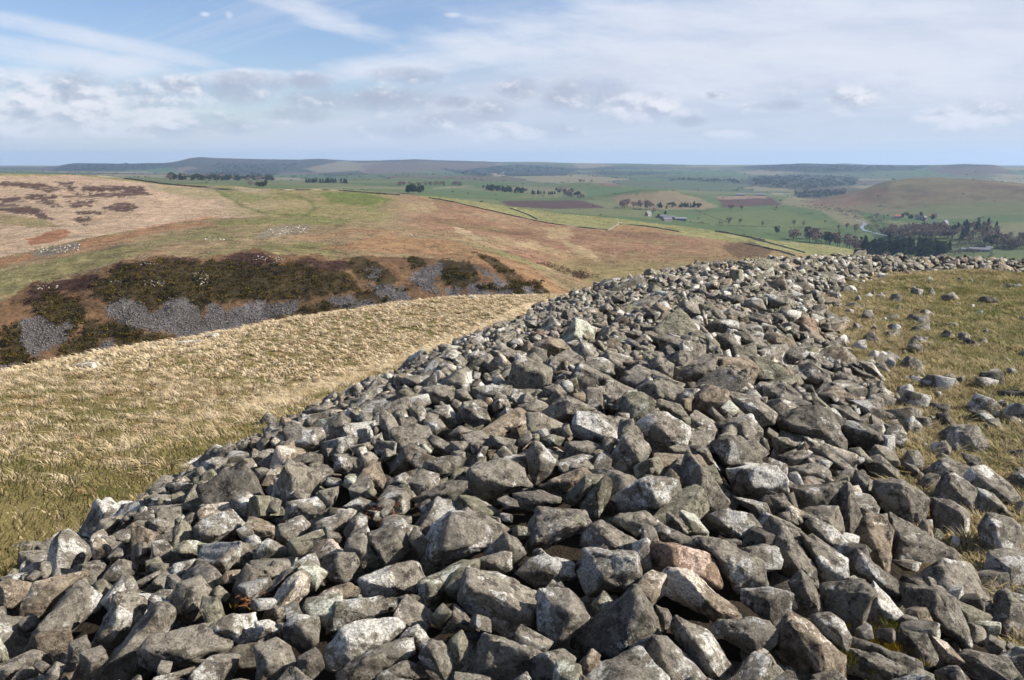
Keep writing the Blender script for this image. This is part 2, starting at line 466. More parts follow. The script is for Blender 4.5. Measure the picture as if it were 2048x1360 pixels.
def _densify(P, step=0.22):
    Q = [*P, P[0]]
    # Catmull-Rom through the ring
    n = len(P)
    out = []
    for i in range(n):
        p0, p1, p2, p3 = P[(i - 1) % n], P[i], P[(i + 1) % n], P[(i + 2) % n]
        m = max(2, int(np.linalg.norm(p2[:2] - p1[:2]) / step))
        for t in np.arange(m) / m:
            out.append(0.5 * (2 * p1 + (p2 - p0) * t + (2 * p0 - 5 * p1 + 4 * p2 - p3) * t ** 2 + (3 * p1 - p0 - 3 * p2 + p3) * t ** 3))
    return np.array(out)


RING = _densify(PATH)
_ring_poly = RING[::2, :2]


def ring_query(x, y):
    """nearest crest sample and signed distance, positive inside the ring"""
    x, y = np.ravel(x), np.ravel(y)
    idx = np.empty(len(x), int)
    dist = np.empty(len(x))
    for s in range(0, len(x), 20000):
        dx = x[s:s + 20000, None] - RING[None, :, 0]
        dy = y[s:s + 20000, None] - RING[None, :, 1]
        d2 = dx * dx + dy * dy
        idx[s:s + 20000] = d2.argmin(1)
        dist[s:s + 20000] = np.sqrt(d2.min(1))
    inside = in_poly(x, y, [tuple(p) for p in _ring_poly])
    return idx, np.where(inside, dist, -dist)


# near ground table (outer slope) in bearing / range
_taz = np.radians(np.arange(-180, 180.01, 0.5))
_tr = np.concatenate([np.arange(0, 12, 0.25), np.geomspace(12, 130, 120)])
_tx, _ty, _tz = land(_taz, _tr)


def outer(x, y):
    r = np.hypot(x, y)
    a = np.arctan2(x, y)
    fi = np.interp(r, _tr, np.arange(len(_tr)))
    fj = (a - _taz[0]) / (_taz[1] - _taz[0])
    i = np.clip(fi.astype(int), 0, len(_tr) - 2)
    j = np.clip(fj.astype(int), 0, len(_taz) - 2)
    p, q = fi - i, fj - j
    return (_tz[i, j] * (1 - p) + _tz[i + 1, j] * p) * (1 - q) + (_tz[i, j + 1] * (1 - p) + _tz[i + 1, j + 1] * p) * q


def inner(x, y):
    return -2.24 - 0.008 * y - 0.01 * np.abs(x) * 0 + 0.05 * fbm2(x, y, 0.45, 3, 9) + 0.055 * fbm2(x, y, 1.7, 3, 10)


def near_ground(x, y, want='ground'):
    """turf height; with want='bank' also the top envelope of the stones and the bank mask"""
    shp = np.shape(x)
    x, y = np.ravel(np.asarray(x, float)), np.ravel(np.asarray(y, float))
    r = np.hypot(x, y)
    o = outer(x, y)
    g = o.copy()
    top = o.copy()
    mask = np.zeros(len(x))
    near = r < 40
    if near.any():
        xn, yn = x[near], y[near]
        idx, d = ring_query(xn, yn)
        P = RING[idx]
        zin = inner(xn, yn)
        w = np.clip((d + 1.0) / 2.0, 0, 1)
        w = w * w * (3 - 2 * w)
        base = o[near] * (1 - w) + zin * w
        zc, wl, wr = P[:, 2], P[:, 3], P[:, 4]
        rag = 0.30 * fbm2(xn, yn, 0.8, 3, 12)
        dl = -d + rag
        dr = d + rag
        left = np.where(dl < wl, zc - 0.46 * np.clip(dl / wl, 0, 1) ** 2, zc - 0.46 - 0.60 * (dl - wl))
        right = zc - (zc - zin + 0.05) * np.clip(dr / wr, 0, 1.6) ** 1.6
        bank = np.where(d < 0, left, right) + 0.07 * fbm2(xn, yn, 0.9, 3, 13)
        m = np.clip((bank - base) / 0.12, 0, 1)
        top[near] = np.maximum(bank, base)
        g[near] = np.maximum(base, bank - 0.26)
        mask[near] = m
    return g.reshape(shp), top.reshape(shp), mask.reshape(shp)


def project(p):
    p = np.atleast_2d(p)
    f = p[:, 1] * CP - p[:, 2] * SP
    up = p[:, 1] * SP + p[:, 2] * CP
    return 1024 + F * p[:, 0] / f, 680 - F * up / f, f


# ------------------------------------------------------------------ land cover: what grows where (albedo)
def patch_noise(x, y, sc, seed):
    return fbm2(x, y, sc, 4, seed)


def voro(x, y, cell, seed):
    """jittered grid cells: id hash 0..1 and distance to the border (in cells)"""
    gx, gy = np.floor(x / cell), np.floor(y / cell)
    best = np.full(x.shape, 9.0)
    sec = np.full(x.shape, 9.0)
    bid = np.zeros(x.shape)
    for dx in (-1, 0, 1):
        for dy in (-1, 0, 1):
            cx, cy = gx + dx, gy + dy
            h = np.sin(cx * 127.1 + cy * 311.7 + seed * 74.7) * 43758.5453
            h1 = h - np.floor(h)
            h = np.sin(cx * 269.5 + cy * 183.3 + seed * 12.3) * 43758.5453
            h2 = h - np.floor(h)
            d = np.abs(x / cell - cx - 0.15 - 0.7 * h1) + np.abs(y / cell - cy - 0.15 - 0.7 * h2) * 1.0
            nb = d < best
            sec = np.where(nb, best, np.minimum(sec, d))
            bid = np.where(nb, h1 * 0.61 + h2 * 0.39, bid)
            best = np.where(nb, d, best)
    return bid, sec - best


KC = 0.50     # photographed tone -> albedo


def colr(*c):
    return lin(c) * KC


HEATHER = [[(0, 363), (40, 365), (85, 367), (120, 374), (125, 384), (85, 382), (40, 374), (0, 371)], [(110, 364), (150, 363), (146, 370), (156, 386), (140, 385), (127, 373)],
           [(160, 371), (200, 371), (245, 377), (236, 381), (200, 384), (165, 385)], [(50, 391), (110, 389), (116, 397), (58, 400)], [(120, 393), (200, 387), (290, 378), (297, 388), (240, 394), (205, 397), (140, 395)],
           [(0, 396), (45, 393), (48, 404), (0, 409)], [(-60, 404), (0, 405), (50, 411), (83, 420), (76, 429), (45, 429), (0, 421), (-60, 415)], [(65, 430), (90, 427), (112, 440), (80, 437)],
           [(138, 402), (190, 399), (186, 412), (139, 420)], [(200, 415), (245, 404), (276, 410), (256, 425), (205, 419)], [(145, 423), (200, 422), (195, 428), (150, 428)],
           [(145, 438), (188, 435), (186, 447), (165, 451)], [(310, 404), (331, 401), (328, 408), (310, 408)], [(205, 371), (295, 374), (285, 380), (250, 382)], [(65, 402), (112, 401), (118, 412), (100, 414)]]
SCREE = [[(205, 612), (250, 597), (285, 608), (300, 627), (312, 625), (335, 600), (375, 598), (395, 615), (402, 642), (420, 610), (430, 610), (452, 622), (480, 618), (520, 600), (545, 612), (600, 598), (592, 628), (560, 634), (510, 645), (480, 655), (440, 672), (380, 682), (330, 664), (300, 662), (230, 642)],
         [(45, 642), (80, 632), (110, 652), (148, 640), (130, 682), (70, 712), (40, 690)], [(193, 692), (225, 678), (230, 712), (193, 722)], [(650, 596), (700, 588), (712, 608), (680, 614), (655, 604)],
         [(735, 542), (762, 535), (762, 555), (740, 556)], [(735, 568), (800, 570), (825, 602), (790, 608), (755, 590)], [(820, 560), (845, 535), (882, 524), (882, 545), (862, 562), (884, 592), (850, 582)],
         [(893, 580), (920, 574), (922, 596), (895, 597)], [(935, 570), (960, 564), (995, 596), (940, 598)], [(948, 530), (990, 550), (972, 553)], [(985, 550), (1012, 566), (1034, 592), (1000, 597), (990, 570)],
         [(1040, 566), (1084, 582), (1074, 597), (1046, 597)], [(0, 735), (30, 725), (28, 745), (0, 752)], [(690, 615), (730, 600), (760, 605), (760, 615), (720, 622)]]
GORSE_BELT = [(-150, 640), (0, 603), (30, 590), (70, 562), (110, 566), (150, 552), (200, 538), (250, 520), (330, 512), (420, 515), (480, 503), (520, 498), (560, 512), (640, 508), (660, 520), (720, 512), (780, 513),
              (830, 515), (880, 516), (930, 525), (960, 508), (1000, 520), (1050, 550), (1105, 590), (1080, 600), (900, 600), (700, 630), (400, 690), (0, 765), (-150, 790)]
GORSE = [[(0, 660), (40, 640), (60, 690), (45, 740), (0, 745)], [(60, 590), (100, 585), (160, 600), (175, 640), (150, 670), (95, 650), (65, 620)], [(180, 560), (260, 525), (330, 518), (400, 525), (450, 520), (520, 530), (600, 525), (640, 540), (700, 545), (720, 580), (640, 590), (600, 597), (540, 600), (500, 605), (470, 600), (420, 605), (395, 640), (385, 605), (340, 600), (300, 625), (270, 600), (215, 605), (180, 590)],
         [(170, 640), (260, 650), (300, 665), (360, 680), (300, 700), (240, 700), (225, 675), (170, 670)], [(115, 690), (200, 660), (190, 710), (130, 715)], [(60, 720), (90, 715), (70, 740), (40, 745)],
         [(560, 640), (650, 600), (740, 600), (690, 625), (580, 650)], [(690, 525), (720, 512), (765, 530), (800, 560), (770, 570), (720, 560)], [(760, 575), (800, 575), (835, 605), (780, 612), (690, 625), (700, 590)],
         [(815, 515), (845, 512), (850, 535), (825, 540)], [(880, 545), (905, 533), (950, 535), (945, 570), (920, 580), (890, 572)], [(950, 575), (985, 570), (998, 585), (975, 580)],
         [(870, 515), (935, 520), (960, 560), (920, 575), (885, 560)], [(945, 505), (990, 515), (1035, 550), (1000, 545)], [(1000, 545), (1040, 552), (1075, 580), (1050, 595), (1015, 570)], [(1030, 560), (1048, 592), (1030, 597)], [(1070, 560), (1100, 585), (1085, 598), (1065, 590)]]
HEATH_DARK = [[(65, 572), (110, 562), (150, 556), (195, 548), (190, 575), (110, 590), (70, 610), (45, 612)], [(230, 530), (300, 520), (395, 516), (400, 524), (300, 530), (240, 545)], [(440, 520), (500, 503), (535, 510), (560, 530), (620, 512), (640, 525), (600, 540), (480, 540)], [(620, 525), (700, 522), (700, 540), (640, 545)]]


def paint(u, v, r, x, y):
    """albedo of the far land for points at photograph bearing/elevation (u, v)"""
    n = u.size
    sh = u.shape
    u, v, r, x, y = (np.ravel(q) for q in (u, v, r, x, y))
    C = np.zeros((n, 3))
    vis = r > 0
    nl = fbm2(x, y, 1 / 45, 4, 21)
    nm = fbm2(x, y, 1 / 11, 3, 22)
    nf = fbm2(x, y, 1 / 420, 4, 23)
    nh = fbm2(x, y, 1 / 4.5, 2, 24) * np.clip((1300 - r) / 300, 0, 1)

    def lay(mask, c, k=1.0):
        k = (np.asarray(k) * mask)[:, None]
        C[:] = C * (1 - k) + np.asarray(c) * k

    def poly(pts, c, k=1.0, zone=None, wob=(5, 1.6)):
        m = in_poly(u + wob[0] * (nl + 0.9 * nm + 0.9 * nh), v + wob[1] * (nm + 0.5 * nl + 1.3 * nh), pts)
        if zone is not None:
            m &= zone
        lay(m.astype(float), c, k)

    S = lambda q, a, b: np.clip((q - a) / (b - a), 0, 1)
    scarp = (r > 180) & (r < 480)
    c3 = np.interp(np.arctan2(x, y), L['C3'][0], L['C3'][1]) + 22
    scarp = (r > 150) & (r < c3)
    moor = (r >= c3) & (r < 1180)
    valley = (r >= 1180) & (r < 3900)
    far = r >= 3900
    # scarp hill
    lay(scarp, colr(152, 132, 100))
    lay(scarp, colr(128, 126, 80), S(nl + 0.6 * nm, 0.0, 0.45) * 0.85)
    lay(scarp, colr(112, 104, 66), S(fbm2(x * 0.5, y, 1 / 22, 4, 37) + 0.4 * nh, 0.15, 0.5) * 0.7)
    lay(scarp, colr(176, 156, 118), S(fbm2(x * 0.5, y, 1 / 17, 4, 38) + 0.4 * nh, 0.2, 0.5) * 0.6)
    lay(scarp, colr(165, 128, 95), S(-nl + 0.5 * nm, 0.12, 0.5) * 0.8)
    poly([(0, 560), (60, 530), (200, 500), (330, 490), (260, 515), (150, 545), (40, 590), (-100, 600)], colr(134, 128, 84), 0.8, scarp)
    poly(GORSE_BELT, colr(120, 92, 66), 0.95, scarp, (9, 5))
    poly([(640, 500), (760, 505), (900, 515), (1000, 540), (1090, 600), (1160, 600), (1060, 530), (900, 480), (760, 470)], colr(162, 124, 90), 0.75, scarp, (14, 6))
    for p in HEATH_DARK:
        poly(p, colr(74, 55, 48), 0.95, scarp, (8, 5))
    for p in GORSE:
        poly(p, colr(66, 58, 36), 0.9, scarp, (10, 7))
    sc = np.zeros(n, bool)
    for p in SCREE:
        sc |= in_poly(u + 9 * nm + 7 * nh, v + 5 * nm + 6 * nh, p)
    lay((sc & scarp).astype(float), colr(110, 106, 107) * (0.9 + 0.3 * nm[:, None] + 0.5 * nh[:, None]))
    poly([(-20, 520), (60, 505), (150, 484), (330, 452), (420, 443), (410, 449), (300, 466), (150, 497), (40, 522), (-20, 540)], colr(166, 122, 88), 0.75, scarp, (8, 2))
    poly([(60, 505), (150, 485), (165, 492), (120, 506), (70, 515)], colr(122, 120, 112), 0.8, scarp, (8, 2.5))
    poly([(510, 470), (560, 452), (620, 450), (610, 462), (560, 472), (520, 478)], colr(134, 128, 116), 0.6, scarp, (9, 3))
    poly([(420, 440), (640, 433), (700, 440), (690, 450), (560, 447), (440, 452)], colr(128, 132, 78), 0.7, scarp, (10, 3))
    # moor and spur
    lay(moor, colr(190, 165, 138))
    lay(moor, colr(176, 146, 114), S(nm + 0.4 * nl, 0.0, 0.5) * 0.7)
    streak = fbm2(x * 0.25 + y * 0.02, y, 1 / 16, 3, 27)
    lay(moor, colr(140, 116, 92), S(streak + 0.5 * nh, 0.18, 0.5) * 0.55)
    right = moor & (u > 400)
    k = S(u + 60 * nl, 430, 560) * S(-(u + 60 * nl), -860, -760)
    lay(right, colr(150, 138, 94), k)
    lay(right, colr(116, 124, 66), k * S(nl + 0.5 * nm, 0.05, 0.45) * 0.9)
    k = S(u + 40 * nl, 760, 860)
    lay(right, colr(152, 118, 92), k)
    lay(right, colr(172, 148, 112), k * S(nl - 0.4 * nm, 0.12, 0.5) * 0.8)
    lay(right, colr(134, 126, 80), k * S(-nl + 0.5 * nm, 0.2, 0.55) * 0.8)
    w1, w2 = fbm2(x, y, 1 / 120, 5, 35), fbm2(x * 0.5, y, 1 / 26, 4, 36)
    lay(right, colr(128, 98, 74), k * S(w1 + 0.5 * w2, 0.10, 0.40) * 0.75)
    lay(right, colr(178, 156, 120), k * S(-w1 + 0.7 * w2 + 0.4 * nh, 0.18, 0.5) * 0.7)
    lay(right, colr(120, 118, 74), k * S(w2 - 0.3 * w1 + 0.4 * nh, 0.25, 0.55) * 0.7)
    lay(right, colr(150, 134, 92), S(u + 60 * nl, 1380, 1560) * 0.7)
    lay(right & (u > 1100), colr(150, 138, 92), S(v, 505, 535) * 0.8)
    for p in HEATHER:
        poly(p, colr(100, 78, 70) * 0.85, 0.95 * S(streak + 0.6 * nh + 0.3 * nm, -0.55, -0.15), moor, (14, 3.8))
    poly([(-60, 352), (150, 350), (200, 356), (330, 370), (470, 378), (470, 373), (330, 364), (150, 345), (-60, 340)], colr(140, 140, 84), 0.85, moor, (3, 0.8))
    poly([(-60, 425), (40, 432), (95, 440), (120, 455), (60, 455), (0, 448), (-60, 448)], colr(150, 136, 94), 0.9, moor, (6, 2))
    poly([(60, 478), (85, 466), (115, 458), (140, 462), (135, 475), (100, 485), (60, 492)], colr(160, 112, 80), 0.9, moor, (6, 2))
    poly([(300, 372), (420, 375), (480, 385), (440, 400), (380, 395), (340, 388)], colr(150, 144, 98), 0.55, moor, (14, 4))
    for tr in ([(433, 380), (455, 392), (472, 403), (485, 412), (520, 424), (560, 429), (615, 430), (628, 418), (620, 402), (600, 394), (560, 388)],):
        for a, b in zip(tr[:-1], tr[1:]):
            dx, dy = b[0] - a[0], b[1] - a[1]
            tt = np.clip(((u - a[0]) * dx + (v - a[1]) * dy * 4) / (dx * dx + dy * dy * 4), 0, 1)
            dd = np.hypot((u - a[0] - dx * tt) / 6.0, (v - a[1] - dy * tt) / 2.4)
            lay(moor.astype(float), colr(96, 108, 54), np.clip(1.4 - dd, 0, 1) * 0.5)
    poly([(430, 382), (470, 380), (560, 396), (490, 404), (450, 398)], colr(116, 124, 64), 0.6, moor, (14, 4))
    poly([(640, 384), (720, 384), (790, 400), (740, 412), (650, 405)], colr(104, 120, 54), 0.75, moor, (16, 4))
    poly([(560, 400), (610, 398), (620, 415), (540, 420), (500, 412)], colr(168, 150, 110), 0.7, moor, (10, 3))
    poly([(330, 395), (430, 400), (410, 420), (330, 440), (220, 452), (240, 440)], colr(204, 174, 144), 0.6, moor, (10, 3))
    poly([(250, 462), (330, 448), (420, 433), (440, 436), (400, 445), (320, 458)], colr(176, 120, 84), 0.75, moor, (6, 2))
    # fields beyond the walls on the spur
    wall = np.interp(np.arctan2(x, y), L['M3'][0], L['M3'][1])
    pk = moor & (r > wall + 4) & (u > 840)
    lay(pk, colr(146, 144, 94))
    lay(pk, colr(166, 152, 112), S(nl + 0.3 * nm, 0.1, 0.5) * 0.8)
    lay(pk, colr(124, 134, 74), S(-nl, 0.1, 0.5) * 0.7)
    poly([(1236, 450), (1300, 455), (1358, 465), (1300, 468), (1218, 462)], colr(164, 124, 92), 0.8, pk, (5, 1.5))
    for p, c in (([(905, 452), (940, 462), (965, 478), (950, 480), (915, 466)], (192, 170, 134)), ([(1130, 480), (1180, 500), (1205, 520), (1190, 522), (1150, 500), (1125, 488)], (186, 164, 124)), ([(1090, 455), (1140, 455), (1150, 475), (1100, 478)], (178, 156, 116)),
                 ([(1440, 490), (1500, 482), (1545, 500), (1530, 515), (1470, 515)], (96, 74, 60)), ([(800, 405), (860, 400), (880, 420), (830, 430)], (168, 148, 110)), ([(1020, 485), (1080, 484), (1075, 497), (1030, 492)], (182, 160, 122))):
        poly(p, colr(*c), 0.75, moor, (9, 4))
    # valley
    cell, edge = voro(x + 60 * nf, y, 330.0, 3)
    lay(valley, colr(112, 128, 78))
    lay(valley, colr(134, 138, 90), ((cell > 0.35) & (cell < 0.55)) * 0.8)
    lay(valley, colr(98, 124, 70), (cell >= 0.62) * 0.8)
    lay(valley, colr(150, 140, 104), (cell < 0.22) * 0.6)
    lay(valley, colr(124, 128, 84), S(nl, 0.0, 0.6) * 0.5)
    lay(valley & (r > 1700), colr(66, 70, 46), np.clip(1 - edge / 0.022, 0, 1) * 0.8)
    vz = valley
    for p, c, k in (
            ([(1003, 402), (1130, 399), (1170, 402), (1212, 416), (1110, 418), (1015, 413)], (104, 80, 74), 1), ([(1437, 398), (1540, 394), (1562, 410), (1445, 415)], (108, 80, 74), 1),
            ([(1430, 393), (1530, 391), (1532, 397), (1440, 399)], (172, 142, 120), .9), ([(1338, 362), (1430, 368), (1425, 379), (1335, 373)], (158, 128, 104), .9),
            ([(1225, 396), (1255, 385), (1310, 377), (1350, 383), (1400, 398), (1440, 414), (1400, 419), (1300, 419), (1240, 411)], (160, 142, 108), .95),
            ([(1190, 362), (1230, 352), (1270, 355), (1268, 372), (1235, 378), (1195, 370)], (142, 112, 92), .9), ([(1050, 352), (1190, 350), (1190, 360), (1060, 362)], (146, 132, 98), .8),
            ([(1540, 376), (1600, 375), (1612, 388), (1545, 389)], (184, 174, 132), .9), ([(1480, 374), (1530, 371), (1515, 386), (1470, 384)], (166, 158, 118), .8),
            ([(1580, 392), (1660, 400), (1720, 430), (1745, 448), (1690, 452), (1640, 420), (1560, 408)], (150, 140, 104), .85),
            ([(1290, 424), (1385, 424), (1400, 440), (1300, 433)], (108, 132, 74), .9), ([(1755, 508), (2100, 512), (2100, 545), (1740, 540)], (118, 132, 72), .95),
            ([(850, 372), (1060, 390), (1000, 398), (880, 396), (830, 392)], (104, 128, 74), .9), ([(860, 376), (900, 372), (950, 371), (930, 374), (870, 379)], (168, 156, 120), .6),
            ([(1070, 396), (1180, 392), (1190, 400), (1010, 402), (940, 396)], (100, 124, 70), .8), ([(1180, 372), (1340, 372), (1345, 380), (1230, 392), (1170, 395)], (100, 126, 76), .9),
            ([(1400, 425), (1560, 420), (1660, 445), (1680, 460), (1560, 462), (1400, 448)], (118, 132, 76), .85), ([(1760, 440), (1900, 452), (2100, 440), (2100, 455), (1900, 470), (1780, 455)], (140, 140, 90), .8),
            ([(420, 362), (620, 372), (830, 378), (830, 384), (620, 380), (480, 374)], (110, 130, 76), .8), ([(640, 374), (830, 374), (830, 378), (640, 378)], (152, 148, 106), .7)):
        poly(p, colr(*c), k, vz, (4, 1.2))
    # right hand hill
    hill = valley & (r > 2150) & (u > 1560) & (v < 440)
    hk = S(r, 2300, 2420) * S(u + 30 * nl, 1610, 1680)
    lay(hill, colr(138, 128, 90), hk)
    lay(hill, colr(128, 124, 80), hk * S(nf + 0.6 * nl, 0.0, 0.5) * 0.8)
    lay(hill, colr(122, 96, 76), hk * S(-nf + 0.8 * nl, 0.0, 0.5) * 0.8)
    lay(hill, colr(100, 92, 62), hk * S(fbm2(x, y, 1 / 90, 4, 28), 0.12, 0.4) * 0.8)
    lay(hill, colr(160, 142, 108), hk * S(fbm2(x, y, 1 / 120, 4, 29), 0.15, 0.45) * 0.6)
    poly([(1600, 404), (1680, 390), (1760, 372), (1790, 385), (1740, 405), (1690, 415), (1640, 412)], colr(150, 114, 90), 0.65, hill, (14, 4))
    poly([(1780, 426), (1850, 412), (1950, 404), (2100, 402), (2100, 428), (1850, 434)], colr(122, 130, 78), 0.8, hill, (14, 3))
    # far country
    cell2, edge2 = voro(x + 200 * nf, y, 620.0, 5)
    lay(far, colr(112, 126, 84))
    lay(far, colr(172, 160, 118), ((cell2 > 0.3) & (cell2 < 0.46)) * 0.85)
    lay(far, colr(100, 134, 76), (cell2 > 0.66) * 0.85)
    lay(far, colr(132, 108, 88), ((cell2 > 0.50) & (cell2 < 0.56)) * 0.8)
    lay(far, colr(64, 70, 54), (cell2 < 0.22) * 0.85)
    lay(far, colr(60, 66, 50), np.clip(1 - edge2 / 0.05, 0, 1) * 0.85)
    for p, c, k in (
            ([(120, 331), (150, 326), (345, 325), (350, 333), (300, 339), (190, 341), (100, 343)], (66, 74, 60), .95), ([(345, 326), (400, 312), (640, 316), (705, 321), (640, 331), (570, 346), (430, 352), (350, 342)], (86, 78, 70), .9),
            ([(430, 328), (560, 326), (600, 335), (540, 346), (430, 346)], (68, 74, 60), .6), ([(610, 337), (680, 322), (765, 325), (720, 346), (640, 347)], (164, 150, 112), .9), ([(350, 338), (380, 332), (395, 337), (360, 344)], (164, 140, 112), .8),
            ([(720, 331), (830, 317), (1000, 324), (970, 339), (860, 346), (740, 346)], (134, 106, 88), .85), ([(690, 322), (830, 317), (1000, 324), (990, 327), (840, 322), (720, 326)], (78, 66, 60), .8),
            ([(925, 340), (1000, 330), (1100, 331), (1160, 338), (1130, 351), (1000, 353)], (62, 70, 56), .95), ([(880, 337), (925, 340), (990, 350), (960, 353), (890, 343)], (58, 68, 50), .9), ([(830, 340), (890, 340), (935, 353), (845, 353)], (110, 130, 84), .8),
            ([(980, 346), (1005, 344), (1012, 352), (992, 353)], (198, 184, 158), .8), ([(1140, 326), (1200, 326), (1230, 332), (1160, 338)], (170, 152, 122), .8), ([(640, 346), (720, 341), (735, 349), (650, 354)], (66, 74, 56), .8),
            ([(1480, 336), (1500, 332), (1560, 328), (1610, 326), (1860, 332), (1830, 340), (1650, 346), (1540, 342)], (58, 66, 52), .95), ([(1850, 336), (1930, 326), (1990, 329), (2030, 346), (1950, 352), (1870, 346)], (124, 96, 84), .9),
            ([(1880, 334), (1930, 327), (1985, 328), (1960, 333), (1900, 338)], (76, 66, 58), .8), ([(1500, 354), (1620, 350), (1720, 355), (1710, 372), (1600, 380), (1520, 374), (1480, 366)], (74, 80, 64), .9),
            ([(1590, 378), (1700, 374), (1745, 380), (1650, 400), (1590, 396)], (104, 90, 76), .85), ([(1300, 352), (1420, 356), (1500, 362), (1500, 368), (1340, 360)], (82, 90, 66), .8), ([(1230, 332), (1420, 336), (1420, 340), (1240, 338)], (76, 84, 66), .8)):
        poly(p, colr(*c), k, far | (valley & (r > 3300)), (5, 0.8))
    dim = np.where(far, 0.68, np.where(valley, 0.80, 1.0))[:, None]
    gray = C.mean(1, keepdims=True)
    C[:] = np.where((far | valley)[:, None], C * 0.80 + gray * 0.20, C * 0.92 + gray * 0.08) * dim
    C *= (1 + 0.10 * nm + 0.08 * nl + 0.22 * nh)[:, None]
    return np.clip(C, 0.01, 0.9).reshape(*sh, 3)


# ------------------------------------------------------------------ materials
def new_mat(name):
    m = bpy.data.materials.new(name)
    m.use_nodes = True
    return m, NT(m.node_tree)


def finish(t, color, rough=0.9, normal=None, spec=0.2, sss=None):
    b = t.node('ShaderNodeBsdfPrincipled', {'Base Color': color, 'Roughness': rough, 'Specular IOR Level': spec})
    if normal is not None:
        t.put(b.inputs['Normal'], normal)
    o = t.node('ShaderNodeOutputMaterial')
    t.l.new(b.outputs[0], o.inputs[0])
    return b


def bump(t, h, strength, dist, normal=None):
    ins = {'Strength': strength, 'Distance': dist, 'Height': h}
    nd = t.node('ShaderNodeBump', ins)
    if normal is not None:
        t.put(nd.inputs['Normal'], normal)
    return nd.outputs[0]


def mat_far():
    """far land: colour from the land-cover attribute, broken up by grain whose size follows the range"""
    m, t = new_mat('far_land')
    a = t.node('ShaderNodeAttribute', attribute_name='tint')
    P = t.node('ShaderNodeNewGeometry').outputs['Position']
    ln = t.node('ShaderNodeVectorMath', {0: P}, operation='LENGTH').outputs['Value']
    n1 = t.noise(t.node('ShaderNodeVectorMath', {0: P, 1: (1.0, 1.0, 2.0)}, operation='MULTIPLY').outputs[0], 0.8, 5, 0.72)       # tussock / stone grain, metres
    n2 = t.noise(P, 0.16, 5, 0.6)
    n3 = t.noise(P, 0.03, 5, 0.62)
    k1 = t.ss(ln, 1200, 330)
    k2 = t.ss(ln, 2600, 700)
    g = t.m('ADD', t.m('MULTIPLY', t.m('SUBTRACT', n1, 0.5), t.m('MULTIPLY', k1, 2.6)), t.m('MULTIPLY', t.m('SUBTRACT', n2, 0.5), t.m('ADD', t.m('MULTIPLY', k2, 1.3), 0.5)))
    g = t.m('ADD', g, t.m('MULTIPLY', t.m('SUBTRACT', n3, 0.5), 0.7))
    f = t.m('MAXIMUM', t.m('ADD', 1.0, g), 0.25)
    c = t.mix(1.0, a.outputs['Color'], t.node('ShaderNodeCombineColor', {0: f, 1: f, 2: f}).outputs[0], 'MULTIPLY')
    nrm = bump(t, n1, 0.5, 0.5)
    nrm = bump(t, n2, 0.5, 1.6, nrm)
    finish(t, c, 1.0, nrm, 0.05)
    return m


def mat_turf():
    m, t = new_mat('turf')
    a = t.node('ShaderNodeAttribute', attribute_name='tint')
    P = t.node('ShaderNodeNewGeometry').outputs['Position']
    n1 = t.noise(P, 22.0, 5, 0.7)
    n2 = t.noise(P, 2.2, 4, 0.6)
    f = t.m('ADD', 0.45, t.m('ADD', t.m('MULTIPLY', n1, 0.75), t.m('MULTIPLY', n2, 0.35)))
    c = t.mix(1.0, a.outputs['Color'], t.node('ShaderNodeCombineColor', {0: f, 1: f, 2: f}).outputs[0], 'MULTIPLY')
    finish(t, c, 1.0, bump(t, n1, 0.8, 0.05), 0.05)
    return m


